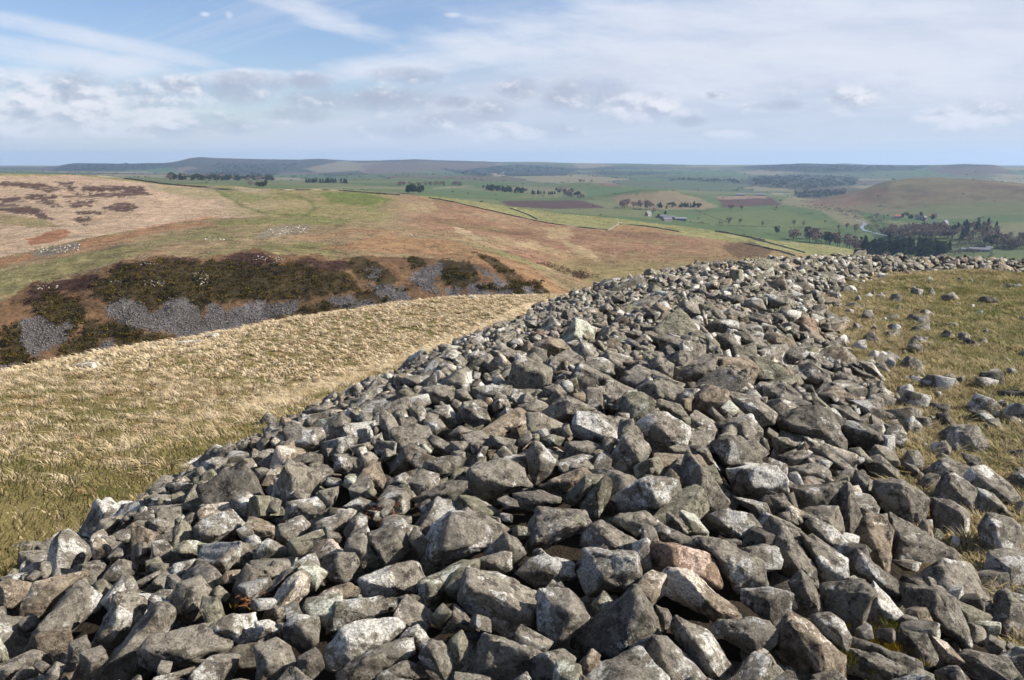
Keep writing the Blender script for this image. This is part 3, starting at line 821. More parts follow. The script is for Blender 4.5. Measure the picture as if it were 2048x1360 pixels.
def mat_rock(per_object):
    """weathered andesite: grey-brown skin, crusts of white, black and green lichen, a little iron staining"""
    m, t = new_mat('lichened_stone' if per_object else 'lichened_rubble')
    geo = t.node('ShaderNodeNewGeometry')
    P = geo.outputs['Position']
    if per_object:
        oi = t.node('ShaderNodeObjectInfo')
        tint, amount, rnd = oi.outputs['Color'], oi.outputs['Alpha'], oi.outputs['Random']
    else:
        a = t.node('ShaderNodeAttribute', attribute_name='tint')
        tint, amount = a.outputs['Color'], a.outputs['Alpha']
        rnd = t.m('FRACT', t.m('MULTIPLY', amount, 37.0))
    Q = t.node('ShaderNodeVectorMath', {0: P, 1: t.node('ShaderNodeCombineXYZ', {0: t.m('MULTIPLY', rnd, 9.0), 1: t.m('MULTIPLY', rnd, -5.0), 2: rnd}).outputs[0]}, operation='ADD').outputs[0]
    grain = t.noise(Q, 90.0, 5, 0.75)
    mid = t.noise(Q, 24.0, 6, 0.70)
    big = t.noise(Q, 5.0, 5, 0.62)
    base = t.mix(t.ss(big, 0.34, 0.66), (0.130, 0.113, 0.091), (0.236, 0.211, 0.171))
    base = t.mix(t.m('MULTIPLY', t.ss(mid, 0.44, 0.62), 0.85), base, (0.312, 0.283, 0.235))
    # black crust
    blk = t.noise(Q, 15.0, 6, 0.74)
    base = t.mix(t.m('MULTIPLY', t.ss(blk, 0.525, 0.59), 0.80), base, (0.042, 0.036, 0.030))
    # grey-green map lichen
    grn = t.noise(Q, 9.0, 6, 0.70)
    base = t.mix(t.m('MULTIPLY', t.ss(grn, 0.54, 0.64), 0.55), base, (0.230, 0.218, 0.160))
    # white crust in ragged plates and round spots
    wn = t.m('ADD', t.m('MULTIPLY', t.noise(Q, 4.4, 3, 0.5), 0.75), t.m('MULTIPLY', t.noise(Q, 30.0, 5, 0.72), 0.36))
    thr = t.m('SUBTRACT', 0.652, t.m('MULTIPLY', amount, 0.125))
    w1 = t.ss(t.m('SUBTRACT', wn, thr), 0.0, 0.035)
    vor = t.node('ShaderNodeTexVoronoi', {'Vector': Q, 'Scale': 11.0, 'Randomness': 1.0}, feature='F1')
    pick = t.node('ShaderNodeSeparateColor', {0: vor.outputs['Color']}).outputs[0]
    rad = t.m('ADD', t.m('MULTIPLY', pick, 0.22), t.m('MULTIPLY', t.m('SUBTRACT', mid, 0.5), 0.22))
    w2 = t.m('MULTIPLY', t.ss(t.m('SUBTRACT', rad, vor.outputs['Distance']), -0.01, 0.03), t.m('GREATER_THAN', pick, 0.62))
    white = t.m('MAXIMUM', t.m('MULTIPLY', w1, 0.85), t.m('MULTIPLY', w2, t.m('MULTIPLY', t.m('ADD', amount, 0.25), 0.62)), clamp=True)
    wc = t.mix(t.ss(grain, 0.35, 0.65), (0.40, 0.385, 0.345), (0.66, 0.645, 0.60))
    base = t.mix(white, base, wc)
    # rust and yellow specks
    yel = t.ss(t.noise(Q, 7.0, 5, 0.75, 0.2), 0.69, 0.74)
    base = t.mix(t.m('MULTIPLY', yel, 0.5), base, (0.33, 0.26, 0.09))
    base = t.mix(1.0, base, tint, 'MULTIPLY')
    g = t.m('MAXIMUM', t.m('ADD', -0.10, t.m('MULTIPLY', grain, 2.2)), 0.3)
    base = t.mix(1.0, base, t.node('ShaderNodeCombineColor', {0: g, 1: g, 2: g}).outputs[0], 'MULTIPLY')
    nrm = bump(t, big, 0.8, 0.06)
    nrm = bump(t, mid, 1.0, 0.034, nrm)
    nrm = bump(t, grain, 1.0, 0.010, nrm)
    nrm = bump(t, white, 0.35, 0.003, nrm)
    finish(t, base, 0.93, nrm, 0.18)
    return m


def mat_attr(name, rough=0.95, var=0.0, scale=20.0, spec=0.1, trans=0.0):
    """plain material that takes its colour from the tint attribute"""
    m, t = new_mat(name)
    c = t.node('ShaderNodeAttribute', attribute_name='tint').outputs['Color']
    if var:
        P = t.node('ShaderNodeNewGeometry').outputs['Position']
        f = t.m('ADD', 1.0 - var, t.m('MULTIPLY', t.noise(P, scale, 4, 0.6), 2 * var))
        c = t.mix(1.0, c, t.node('ShaderNodeCombineColor', {0: f, 1: f, 2: f}).outputs[0], 'MULTIPLY')
    if trans:
        d = t.node('ShaderNodeBsdfDiffuse', {0: c})
        tr = t.node('ShaderNodeBsdfTranslucent', {0: c})
        mx = t.node('ShaderNodeMixShader', {0: trans, 1: d.outputs[0], 2: tr.outputs[0]})
        o = t.node('ShaderNodeOutputMaterial')
        t.l.new(mx.outputs[0], o.inputs[0])
    else:
        finish(t, c, rough, None, spec)
    return m


def mat_plain(name, rgb, rough=0.9, var=0.15, scale=1.0, spec=0.2):
    m, t = new_mat(name)
    tc = t.node('ShaderNodeTexCoord').outputs['Object']
    f = t.m('ADD', 1.0 - var, t.m('MULTIPLY', t.noise(tc, scale, 5, 0.6), 2 * var))
    c = t.mix(1.0, rgb, t.node('ShaderNodeCombineColor', {0: f, 1: f, 2: f}).outputs[0], 'MULTIPLY')
    finish(t, c, rough, None, spec)
    return m


M_FAR, M_TURF = mat_far(), mat_turf()
M_ROCK, M_RUBBLE = mat_rock(True), mat_rock(False)
M_GRASS = mat_attr('grass_blade', trans=0.32)
M_LEAF = mat_attr('leafage', trans=0.18)
M_TWIG = mat_attr('twigs', trans=0.0)
M_BARK = mat_plain('bark', (0.07, 0.055, 0.045), 0.95, 0.3, 2.0)


# ------------------------------------------------------------------ land meshes
def grid_faces(nr, nc):
    i = np.arange(nr - 1)[:, None] * nc + np.arange(nc - 1)[None, :]
    return np.stack([i, i + 1, i + nc + 1, i + nc], -1).reshape(-1, 4)


def bearings(step):
    f = np.arange(-41, 41.0001, step)
    c1 = np.arange(-180, -41, 4.0)
    c2 = np.arange(45, 180.01, 4.0)
    c2[-1] = 180
    return np.radians(np.concatenate([c1, f, c2]))


def far_sheet(name, r, step, label, cat, keep=False):
    az = bearings(step)
    x, y, z = land(az, r)
    P = np.stack([x, y, z], -1).reshape(-1, 3)
    u, v, f = project(P)
    u, v = np.where(f > 1, u, -500), np.where(f > 1, v, 500)
    me = new_mesh(name, P, grid_faces(len(r), len(az)))
    rr = np.repeat(r, len(az))
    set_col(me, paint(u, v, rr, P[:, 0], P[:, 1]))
    o = add_obj(name, me, M_FAR, label=label, cat=cat, kind='structure')
    LAND.append((az, r, z))
    return o


LAND = []
gs = np.geomspace
r_a = np.concatenate([gs(84, 228, 18)[:-1], gs(228, 330, 62)[:-1], gs(330, 600, 52)[:-1], gs(600, 1160, 62)])
r_b = np.concatenate([gs(1160, 1400, 8)[:-1], gs(1400, 3950, 105)])
r_c = np.concatenate([gs(3950, 10200, 66)[:-1], gs(10200, 18000, 14)])
far_sheet('hillside', r_a, 0.115, 'opposite hillside with scree, heather moor and rust coloured bracken across the small valley', 'hillside')
far_sheet('valley_land', r_b, 0.115, 'broad green valley floor with patchwork fields and a brown rounded hill', 'valley')
far_sheet('distant_hills', r_c, 0.115, 'low blue distant hills and farmland reaching the horizon', 'hills')


def land_at(u, v, rmin, rmax):
    """first point of the land seen through photograph pixel (u, v) between two ranges; None when the ray misses"""
    X, Y, Z = px_dir(u, v)
    a, k = math.atan2(X, Y), Z / math.hypot(X, Y)
    prev = None
    for az, r, z in LAND:
        j = int(np.clip(np.searchsorted(az, a) - 1, 0, len(az) - 2))
        q = (a - az[j]) / (az[j + 1] - az[j])
        zz = z[:, j] * (1 - q) + z[:, j + 1] * q
        d = zz - k * r
        idx = np.nonzero((r >= rmin) & (r <= rmax))[0]
        if len(idx) == 0:
            continue
        if d[idx[0]] > 0:
            i = idx[0]
            return np.array([r[i] * math.sin(a), r[i] * math.cos(a), zz[i]])
        for i in idx[1:]:
            if d[i] > 0:
                f = d[i - 1] / (d[i - 1] - d[i])
                rr = r[i - 1] + f * (r[i] - r[i - 1])
                return np.array([rr * math.sin(a), rr * math.cos(a), zz[i - 1] + f * (zz[i] - zz[i - 1])])
    return None


def height_at(x, y):
    """land height under a map position"""
    R, a = math.hypot(x, y), math.atan2(x, y)
    for az, r, z in LAND:
        if r[0] <= R <= r[-1]:
            i = int(np.clip(np.searchsorted(r, R) - 1, 0, len(r) - 2))
            j = int(np.clip(np.searchsorted(az, a) - 1, 0, len(az) - 2))
            p, q = (R - r[i]) / (r[i + 1] - r[i]), (a - az[j]) / (az[j + 1] - az[j])
            return (z[i, j] * (1 - p) + z[i + 1, j] * p) * (1 - q) + (z[i, j + 1] * (1 - p) + z[i + 1, j + 1] * p) * q
    return 0.0


# near ground: turf of the hilltop, the bed under the stones, the outer slope
def near_sheet():
    az = np.radians(np.concatenate([np.arange(-180, -44, 4.0), np.arange(-44, 44.01, 0.28), np.arange(48, 180.01, 4.0)]))
    az[-1] = math.pi
    r = np.concatenate([[0.0, 0.6], np.arange(1.2, 9, 0.085), gs(9, 20, 80)[:-1], gs(20, 70, 85)[:-1], gs(70, 84, 6)])
    x = r[:, None] * np.sin(az)
    y = r[:, None] * np.cos(az)
    g, top, mask = near_ground(x, y)
    g = g + np.clip((r[:, None] - 6) / 6, 0, 1) * 0.06 * fbm2(x, y, 1.3, 3, 31) * (mask < 0.05)
    # meet the hillside sheet exactly at the rim
    _, _, zrim = land(az, np.array([80.0, 84.0]))
    g[-1] = zrim[1]
    P = np.stack([x, y, g], -1).reshape(-1, 3)
    me = new_mesh('hilltop_ground', P, grid_faces(len(r), len(az)))
    xx, yy = x.ravel(), y.ravel()
    idx, d = ring_query(xx, yy)
    nl, nm = fbm2(xx, yy, 0.22, 4, 33), fbm2(xx, yy, 1.1, 4, 34)
    S = lambda q, a, b: np.clip((q - a) / (b - a), 0, 1)[:, None]
    C = np.tile(colr(140, 128, 86), (len(xx), 1))
    green = colr(96, 100, 50)
    straw = colr(176, 150, 110)
    C = C + (green - C) * S(nm + 0.7 * nl, -0.05, 0.4)
    C = C + (straw - C) * S(-nm + 0.4 * nl, 0.15, 0.6) * 0.7
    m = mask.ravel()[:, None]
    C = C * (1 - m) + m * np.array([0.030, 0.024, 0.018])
    set_col(me, np.clip(C, 0, 1))
    return add_obj('hilltop_ground', me, M_TURF, label='rough hilltop turf and outer grass slope around the stone bank', cat='ground', kind='structure')


near_sheet()


# ------------------------------------------------------------------ stones
def icosphere(sub):
    bm = bmesh.new()
    bmesh.ops.create_icosphere(bm, subdivisions=sub, radius=1.0)
    bm.verts.ensure_lookup_table()
    v = np.array([p.co[:] for p in bm.verts])
    f = np.array([[q.index for q in p.verts] for p in bm.faces])
    bm.free()
    return v / np.linalg.norm(v, axis=1)[:, None], f


ICO = {k: icosphere(k) for k in (2,)}


def poly_stone(pts, seed, wear=0.05, cuts=2, rough=1.0, merge=13.0):
    """broken stone: convex block, edges worn by a bevel, faces subdivided and made uneven"""
    pts = np.asarray(pts, float)
    s = float(np.mean(np.ptp(pts, axis=0))) * 0.5
    bm = bmesh.new()
    vs = [bm.verts.new(p) for p in pts]
    r = bmesh.ops.convex_hull(bm, input=vs)
    dead = [e for e in list(r['geom_interior']) + list(r['geom_unused']) if isinstance(e, bmesh.types.BMVert)]
    if dead:
        bmesh.ops.delete(bm, geom=list(set(dead)), context='VERTS')
    bmesh.ops.dissolve_limit(bm, angle_limit=math.radians(merge), verts=bm.verts[:], edges=bm.edges[:])
    if wear > 0:
        bmesh.ops.bevel(bm, geom=bm.edges[:], offset=wear * s, segments=1, profile=0.5, affect='EDGES', clamp_overlap=True)
    bmesh.ops.triangulate(bm, faces=bm.faces[:])
    if cuts:
        lim = 0.34 * s if cuts > 1 else 0.6 * s
        for k in range(3 if cuts > 1 else 2):
            es = [e for e in bm.edges if e.calc_length() > lim]
            if not es:
                break
            bmesh.ops.subdivide_edges(bm, edges=es, cuts=1, use_grid_fill=False)
            bmesh.ops.triangulate(bm, faces=[f for f in bm.faces if len(f.verts) > 3])
        if cuts > 2:
            es = [e for e in bm.edges if e.calc_length() > 0.15 * s]
            bmesh.ops.subdivide_edges(bm, edges=es, cuts=1, use_grid_fill=False)
            bmesh.ops.triangulate(bm, faces=[f for f in bm.faces if len(f.verts) > 3])
    bmesh.ops.recalc_face_normals(bm, faces=bm.faces[:])
    bm.normal_update()
    bm.verts.ensure_lookup_table()
    bm.verts.index_update()
    V = np.array([v.co[:] for v in bm.verts])
    N = np.array([v.normal[:] for v in bm.verts])
    Fc = np.array([[v.index for v in f.verts] for f in bm.faces])
    bm.free()
    q = V / s
    off = seed * 3.17
    d = 0.050 * perlin(q * 1.6 + off) + 0.032 * perlin(q * 3.9 + off + 9)
    if cuts > 1:
        d = d + 0.020 * perlin(q * 8.1 + off + 4)
        step = perlin(q * np.array([1.3, 1.3, 3.4]) + off + 30)
        d = d - 0.05 * np.clip(step - 0.12, 0, 0.08) / 0.08          # shallow broken ledges
    return V + N * (rough * d * s)[:, None], Fc


# Stones one can tell apart: tile of the photograph, outline, ridge points that face us, (tint, lichen), label
TILE = {'A': (0, 1020, 4.0), 'B': (512, 1020, 4.0), 'C': (1024, 1020, 4.0), 'D': (1536, 1020, 4.0), 'E': (300, 760, 4.0), 'F': (760, 700, 4.0), 'G': (1200, 700, 4.0), 'H': (1536, 700, 4.0), 'I': (900, 500, 4.0), 'J': (1300, 490, 4.0), 'K': (1620, 490, 4.785)}
STONES = '''
A|520,150 600,170 740,370 610,520 410,530 390,380 440,230|500,210 535,380 430,520||tall wedge stone with one dark and one pale face by the grass edge
A|620,615 700,625 800,780 800,860 480,1020 230,1140 190,1040 300,900 480,720|330,890 600,700 420,1010||large slanting slab with a dark notch, front corner of the bank
A|320,540 680,540 720,570 560,640 300,870 190,780 230,650|450,620|r.3|rust topped stone lying right behind the large slanting slab
A|860,570 910,640 915,720 880,790 820,770 740,640 780,570|800,640|g|rounded stub of stone with curved cracks at the end of the slanting slab
A|950,670 1040,670 1150,740 1190,800 1090,950 900,1090 720,1030 800,900 890,790|950,850|w.6|lichen flecked slab leaning between the slanting slab and the big loaf stone
A|1130,1040 1250,950 1650,930 1860,1060 1860,1170 1700,1260 1500,1290 1290,1240 1150,1150|1250,1060 1500,1170 1780,1170|.1|biggest loaf shaped boulder in the front of the bank, smooth pale top
A|1250,800 1360,830 1400,920 1270,960 1100,1000 1280,1290 1130,1360 650,1360 880,1120 1120,900|1000,1080 1270,880|.1|long sloping stone that the loaf shaped boulder rests on
A|0,1190 250,1140 350,1150 370,1210 300,1270 40,1350 0,1360|100,1250||
A|200,1240 330,1330 300,1360 50,1360|180,1300||
A|460,1215 520,1270 470,1360 360,1360 380,1280|420,1310||
A|0,270 220,250 410,310 380,350 200,380 150,420 0,440|150,330|.4|broad pale stone at the photograph's edge just below the green grass
A|0,545 90,540 250,620 250,680 100,790 0,760|60,620|r.2|
A|1100,100 1180,110 1210,220 1100,270 970,280 880,230 920,170|960,220|.5|
A|1640,60 1850,0 1960,150 1900,190 1790,230 1700,295 1570,180 1560,110|1640,170 1750,200|.5|broad arrowhead stone with two white lichen dabs at its point
A|1480,230 1570,250 1700,310 1680,410 1560,390 1450,370 1370,300|1450,320|g|
A|1230,240 1330,240 1380,320 1360,400 1270,420 1215,400|1230,330||
A|960,390 1020,420 1095,470 1090,520 990,570 880,570 790,530 880,440|960,470||
A|780,210 840,230 910,360 860,450 750,410 740,260|850,360|r|
A|1010,580 1180,510 1300,490 1330,530 1280,570 1150,620 1050,610|1150,570||
A|1400,410 1560,400 1650,440 1670,500 1600,540 1420,540 1370,480|1420,500||
A|1430,560 1620,540 1690,680 1700,780 1600,840 1500,900 1380,800 1370,700|1560,650 1500,800|.4|blocky stone with a square pale face standing above the dry moss hollow
A|1200,60 1290,65 1360,120 1240,200 1190,160|1230,130||
A|810,60 970,50 1020,100 900,180 790,200 770,150|860,130||
A|1150,700 1290,640 1390,660 1330,740 1180,770|1250,710|d|
A|1690,640 1760,600 1840,690 1800,740 1720,730|1730,680|g|
A|1660,920 1790,840 2048,860 2048,1090 1900,1080 1830,990|1850,960|w.8|flat dark stone crusted with white lichen beside the loaf shaped boulder
A|1690,400 1860,300 1930,350 1880,430 1790,500 1700,460|1780,400|.5|
A|1250,1300 1550,1300 1560,1360 1200,1360|1400,1320|w.7|
A|570,1040 700,1020 720,1110 690,1230 540,1200|600,1130|d.3|
B|180,100 380,50 440,130 400,210 270,290 170,240 150,150|200,180|.2|
B|100,215 300,350 250,390 30,400 0,320 40,250|130,310|.5|
B|470,80 760,0 810,30 710,150 570,240 470,210 450,150|600,150|w1|stone with a bright white lichen crust along its sloping top near the dead bracken
B|830,20 900,60 890,160 730,240 700,160 740,80|800,110||
B|740,220 870,190 920,290 980,400 830,490 820,380 700,300|830,320||
B|890,170 1190,80 1260,170 1270,260 1240,330 1050,470 950,330 890,240|960,300 1100,250|.4|cube like stone with one white lichen rosette on its shaded front
B|1480,60 1560,0 1800,20 2048,150 2020,230 1950,300 1500,340 1400,500 1330,470 1350,250 1400,110|1560,50 1420,330 1700,280|.3|huge angular block with a rough front face beside the dark hollow
B|560,470 650,340 800,350 830,450 760,560 690,590 530,530|660,450||knobbly stone with rings of cracks above the long slanted slab
B|380,490 440,580 420,680 250,850 150,890 60,820 80,760 250,560|150,790 330,600|r.2|smooth brown lozenge stone tipped up on end beside the dry moss hollow
B|120,560 330,430 420,420 250,560 30,720 0,700|180,580|d|
B|460,690 560,630 740,590 840,650 820,710 620,760 480,770|620,690|r.2|
B|820,520 1080,480 1220,410 1310,440 1370,600 1380,690 1200,700 1110,690 1070,620 860,690|900,560 1120,620|w.9|dark stone with a white lichen crest, below the cube like stone
B|650,710 1000,720 1065,760 1050,850 980,870 820,890 700,930 560,960 600,790|640,780|.3|long square edged stone with a straight pale top edge
B|330,820 500,880 510,960 490,1080 350,1140 230,1020 210,920|360,920 470,1060|.5|narrow dark stone with a white lichen disc near its tip
B|700,920 850,880 1130,900 1210,960 1130,1050 850,1130 640,1270 550,1220 560,1070|760,1050|w.6|humped brown stone dappled with white lichen at the bottom of the picture
B|1220,950 1300,920 1390,1040 1380,1130 1250,1100 1130,1030|1270,1010||
B|0,1060 180,1030 280,1110 350,1360 0,1360|100,1200|.5|
B|640,1260 900,1120 1200,1050 1260,1060 1265,1190 1200,1200 1050,1290 880,1360 660,1360|900,1190||
B|1000,1280 1210,1200 1330,1270 1390,1360 920,1360|1100,1300||
B|1400,1030 1500,1060 1590,1200 1590,1280 1500,1360 1440,1300 1290,1180 1320,1070|1410,1150|w1|upright stone with a bright white lichen face at the bottom of the picture
B|1540,1050 1650,970 1700,1050 1690,1300 1600,1340 1590,1180|1620,1100|g|
B|1590,750 1690,830 1790,970 1660,990 1480,980 1530,850|1580,830|.5|small pointed stone in the shaded gap under the great split slab
B|1690,450 1850,500 2048,545 2250,650 2320,720 2300,830 2250,930 2150,1000 2048,1030 1930,960 1880,880 1610,740 1640,580|1700,620 2000,700 2180,850|w.7|great slab with a big white lichen splash on its lower end, centre front
B|1820,990 1950,1020 2048,1040 2250,1110 2290,1150 2220,1330 2150,1360 1700,1360 1720,1200|1900,1050 2200,1130||wide dark block at the bottom below the great slab with the white splash
B|330,1170 480,1110 540,1180 550,1280 430,1360 330,1300|420,1200|d|
B|1740,390 1900,400 1990,330 2048,340 2048,470 1990,510 1800,480|1900,430||
B|1550,330 1700,230 1780,260 1950,290 1840,300 1700,370 1600,390|1680,300|.6|
B|0,870 110,880 210,940 190,1000 0,1020|80,940|w.6|
B|1130,690 1260,675 1350,720 1330,790 1140,780|1220,720|d|
C|200,-20 590,0 640,120 560,170 280,330 150,370 80,350 130,100|200,250 450,120|.3|tall steep fronted grey block next to the huge angular block
C|640,110 710,80 900,190 1010,240 1015,330 700,320 545,310 560,200|700,180 880,310|.6|roof shaped stone on top of the square mottled block
C|550,320 990,320 1010,400 1050,600 1030,640 840,700 610,710 520,520|740,560 980,390|w.7d|square black and white mottled block behind the dark pyramid stone
C|965,590 1040,640 1110,770 1240,1030 930,1100 820,1210 480,1110 500,1040 780,850 860,700|1000,700 1130,850 870,1150|d|dark mossy pyramid stone with a sharp peak, bottom middle
C|1130,1030 1250,1040 1640,1360 1000,1360 920,1190 990,1080|1140,1040 1220,1230 1290,1360|.5|two toned pyramid stone, blue grey left face and pale right face, bottom edge
C|1240,990 1300,880 1560,960 1680,1110 1760,1200 1730,1360 1640,1350 1400,1170|1500,1100|w.5|pale sloping slab with round white lichen spots at the bottom
C|1130,270 1250,280 1590,320 1680,560 1660,600 1400,560 1170,560 1090,480 1100,330|1270,300 1290,460|R.3|reddish block, the pinkest stone of the bank
C|1230,490 1400,490 1570,580 1890,810 1870,850 1660,900 1200,710 1160,570|1400,560 1640,790 1500,650|r.3|long beam like stone with a pointed end below the reddish block
C|1500,250 1700,260 2000,370 2048,560 1960,600 1820,660 1720,590 1640,390 1430,290|1650,380|.2|smooth grey green slab beside the reddish block
C|1560,60 1690,10 1900,10 2000,110 1990,180 1850,250 1700,200 1580,120|1700,130 1860,210|.3|lumpy potato shaped stone above the smooth grey green slab
C|1650,910 1900,850 2048,860 2110,930 2100,1040 1990,1130 1940,1140 1640,1040 1600,960|1900,1000|.4|thick rounded bar of stone under the beam like stone's pointed end
C|860,40 1060,0 1220,100 1220,140 1000,220 880,160 780,90|1000,110|w.9|rounded stone spattered with white lichen behind the roof shaped stone
C|1180,110 1420,200 1420,290 1200,270 1080,250 1070,200|1200,180||
C|140,400 270,350 490,420 520,530 250,570 190,630 20,510|220,500 330,440|.6|
C|730,650 850,760 780,860 690,890 620,760|690,740|g|
C|200,650 440,630 580,740 640,900 540,970 350,1100 200,950 290,740|480,830|.5|
C|170,1170 420,1110 515,1190 480,1300 400,1360 160,1360|270,1150 430,1340||
C|640,1115 710,1160 690,1250 640,1360 500,1360 520,1230|600,1200|r|
C|1140,770 1240,790 1285,850 1230,990 1150,850|1210,850||
C|1230,20 1350,60 1420,180 1380,190 1230,110|1320,90||
C|1830,670 2040,610 2230,640 2210,840 2090,930 1950,840 1840,760|2050,720|d.6|
D|760,40 880,30 975,120 980,480 860,470 720,330 700,280 730,90|780,150 960,480|r.2|upright stone like a thick post with a rounded top
D|700,340 850,430 1010,520 1090,650 1030,700 930,650 680,520 650,450|850,540|d.2|
D|970,80 1220,180 1480,280 1630,460 1300,520 1100,530 980,480|1080,280 1090,520|.2|broad sloping slab running down to the turf beside the post like stone
D|400,640 690,540 830,600 790,780 750,900 720,1050 640,1050 600,900 440,780|800,650|d.2|humped dark stone arching over the white streaked stone
D|830,590 940,680 1090,800 1100,910 920,940 760,850 800,740|900,780|w1|stone with white streaked front at the edge of the turf
D|1060,700 1340,620 1480,680 1560,830 1620,1010 1590,1050 1480,1000 1240,820 1100,840|1330,660 1330,850|.2|leaning slab stone with a ragged crest, its foot in the grass
D|1080,550 1200,530 1340,640 1280,680 1060,600|1190,590|d|
D|160,850 300,890 420,990 610,1100 620,1220 600,1360 220,1360 0,1110 100,960|170,960 400,1040 500,1340|r.1|big smooth brown block at the bottom with an orange streaked side
D|320,880 480,820 580,870 655,980 640,1120 600,1110 420,990|560,950||smooth round stone nestled on the big brown block
D|650,1080 900,1090 1200,1140 1240,1360 1060,1360 1090,1210 630,1160|900,1130|d.4|
D|640,1160 860,1150 1080,1200 1070,1290 1000,1360 620,1360|850,1230||flat smooth stone at the bottom edge right of the big brown block
D|1050,1100 1060,990 1240,980 1350,1140 1330,1200 1230,1280 1200,1150|1200,1110|d|
D|1290,1020 1430,1070 1560,1170 1480,1260 1350,1160|1430,1130|r|
D|1870,675 2048,780 2048,1090 1880,1090 1820,900 1800,760|1920,740 1900,950||sharp peaked stone standing in the grass at the photograph's edge
D|1590,1160 1880,1120 1960,1200 2048,1330 2048,1360 1380,1360 1480,1230|1600,1190||rough dark boulder in the bottom corner beside the turf
D|1740,80 1930,90 2010,180 2030,330 1960,420 1780,400 1690,220|1800,130 1920,400|.3|rough squarish stone on the turf right of the half round slab
D|300,110 380,80 520,130 650,240 660,290 620,345 380,240 290,150|500,260|.4|
D|240,210 330,240 620,350 640,460 640,540 520,590 420,580 380,450 320,360|400,400||
D|0,100 90,110 160,210 380,420 420,560 380,600 80,590 50,400 0,380|200,400|.2|
D|250,490 350,560 450,810 300,860 280,720 150,600|300,640||
G|690,810 760,880 860,960 950,1050 1040,1180 1000,1260 820,1350 740,1270 620,1120 640,960|800,930 840,1080 800,1270|.2|tall pointed stone with a steep ridge, dark left side, middle of the bank
G|1000,970 1200,920 1400,910 1490,1010 1490,1110 1230,1205 1080,1170 1030,1060|1230,950 1200,1100|.8|broad rounded stone with oval white lichen discs right of the tall pointed stone
G|180,680 300,670 410,780 380,870 330,960 170,1010 60,910 110,800|200,720 300,850|.2|smooth egg shaped boulder standing on its narrow end
G|420,490 520,490 710,600 720,690 680,790 480,850 400,830 310,680 280,610|500,650|w.9|big boulder dotted with white lichen rosettes behind the egg shaped boulder
G|1440,520 1720,430 1830,470 1900,600 1960,690 1950,790 1850,790 1640,720 1480,700 1410,600|1500,620 1780,640|d.3|big dark rough domed boulder overhanging a black gap
G|1200,500 1290,620 1290,740 1270,790 1120,700 960,650 880,620 1000,560|1130,570 1150,680|.3|
G|1020,670 1120,690 1270,810 1310,910 1010,940 870,770|1030,700 1020,930||broad ridged stone like a tent left of the dark domed boulder
G|920,120 1100,220 1230,340 1180,360 1040,380 870,240|1000,330||tilted slab with a pale upper edge and shaded face leaning like a lid
G|480,220 660,290 660,400 600,430 340,430 250,360 300,290|430,260 470,370||
G|340,440 480,390 640,430 710,530 690,570 540,520 320,490|520,450||
G|780,340 880,270 1030,360 1060,430 880,510 740,510 720,420|800,400|r.3|stone stained orange and yellow along a crack below the tilted slab
G|1060,400 1250,380 1420,490 1400,590 1280,610 1050,440|1250,470||
G|1300,300 1480,260 1600,350 1630,430 1430,470 1310,390|1450,400|.3|
G|1200,60 1310,60 1480,130 1550,240 1320,280 1240,200|1280,240|g.2|
G|390,80 470,45 590,110 580,220 440,220 380,140|470,120||
G|600,150 700,110 910,60 915,150 870,230 690,280 590,230|750,200||
G|1590,130 1680,90 1830,180 1900,310 1800,300 1620,240 1560,190|1700,220||
G|1650,20 1740,30 1900,130 1870,190 1830,180 1690,90|1760,110||pale flat topped slab overlapping a dark block near the turf
G|1680,800 1800,770 1960,860 2048,940 1990,990 1880,960 1740,870|1850,880|.4|
G|1420,860 1620,790 1680,830 1500,970 1430,930|1540,880||
G|1500,960 1740,890 1830,950 1845,1020 1600,1090 1520,1070|1640,980||
G|1500,1120 1850,1040 1890,1100 1800,1300 1720,1350 1640,1330 1550,1200|1650,1150|d|
G|1960,1055 2010,1110 2100,1310 2060,1480 1800,1370 1860,1180|1970,1080 2010,1450||slim pyramid stone with a lit right edge left of the post like stone
G|390,1000 620,1010 640,1130 570,1260 450,1330 170,1290 80,1210 240,1070|350,1050 480,1250|.7|
G|1060,1190 1320,1210 1370,1290 1300,1350 1240,1290|1230,1240||
G|1340,1180 1460,1140 1550,1260 1420,1340 1370,1300|1430,1220||
G|700,770 850,770 960,950 830,910 750,860|840,830||
G|1380,700 1500,700 1600,760 1450,840 1380,780|1480,750|g|
F|720,920 1030,860 1160,960 1220,1090 1110,1120 800,1215 740,1150 690,1000|730,980 1000,1080|.2|large flat faced six sided boulder in the middle of the bank
F|360,880 560,840 700,870 600,990 420,1060 330,980|480,930||
F|1240,720 1300,750 1410,880 1380,970 1240,1090 1180,960 1170,830|1280,880|.4|upright oval stone right behind the six sided boulder
F|1570,500 1750,490 1910,570 1955,640 1900,750 1540,700 1540,580|1560,600 1870,720|.7|brick shaped block with pale flat top and shaded front
F|1380,420 1500,370 1740,470 1560,500 1480,560 1290,640 1220,600 1270,530|1500,400 1470,520|.3|long ridged stone pointing down at the camera left of the brick shaped block
F|1620,100 1780,50 1870,110 1880,190 1750,240 1620,200|1700,170|.2|flat front round stone with a pinkish grey face, upper middle of the bank
F|740,300 900,270 1080,310 1060,380 960,400 800,410 740,360|880,360|.5|
F|1090,450 1250,390 1350,440 1300,530 1180,550 1080,500|1200,480|.6|
F|650,450 750,420 850,480 890,580 740,620 650,560|760,520|.4|
F|50,480 110,520 160,640 100,760 40,760 0,600 0,510|60,620||upright finger of stone near the outer edge of the bank
F|140,330 210,290 320,380 220,450 150,460 120,400|210,370|g.3|
F|330,300 520,280 600,310 600,410 470,430 350,380|460,350|.5|
F|600,320 680,300 750,410 640,440 590,400|660,370|.4|
F|230,450 340,440 380,520 330,600 250,580|300,510||
F|400,490 560,430 640,590 560,630 440,550|520,530||
F|370,570 480,550 530,620 440,690 350,640|440,610|.5|
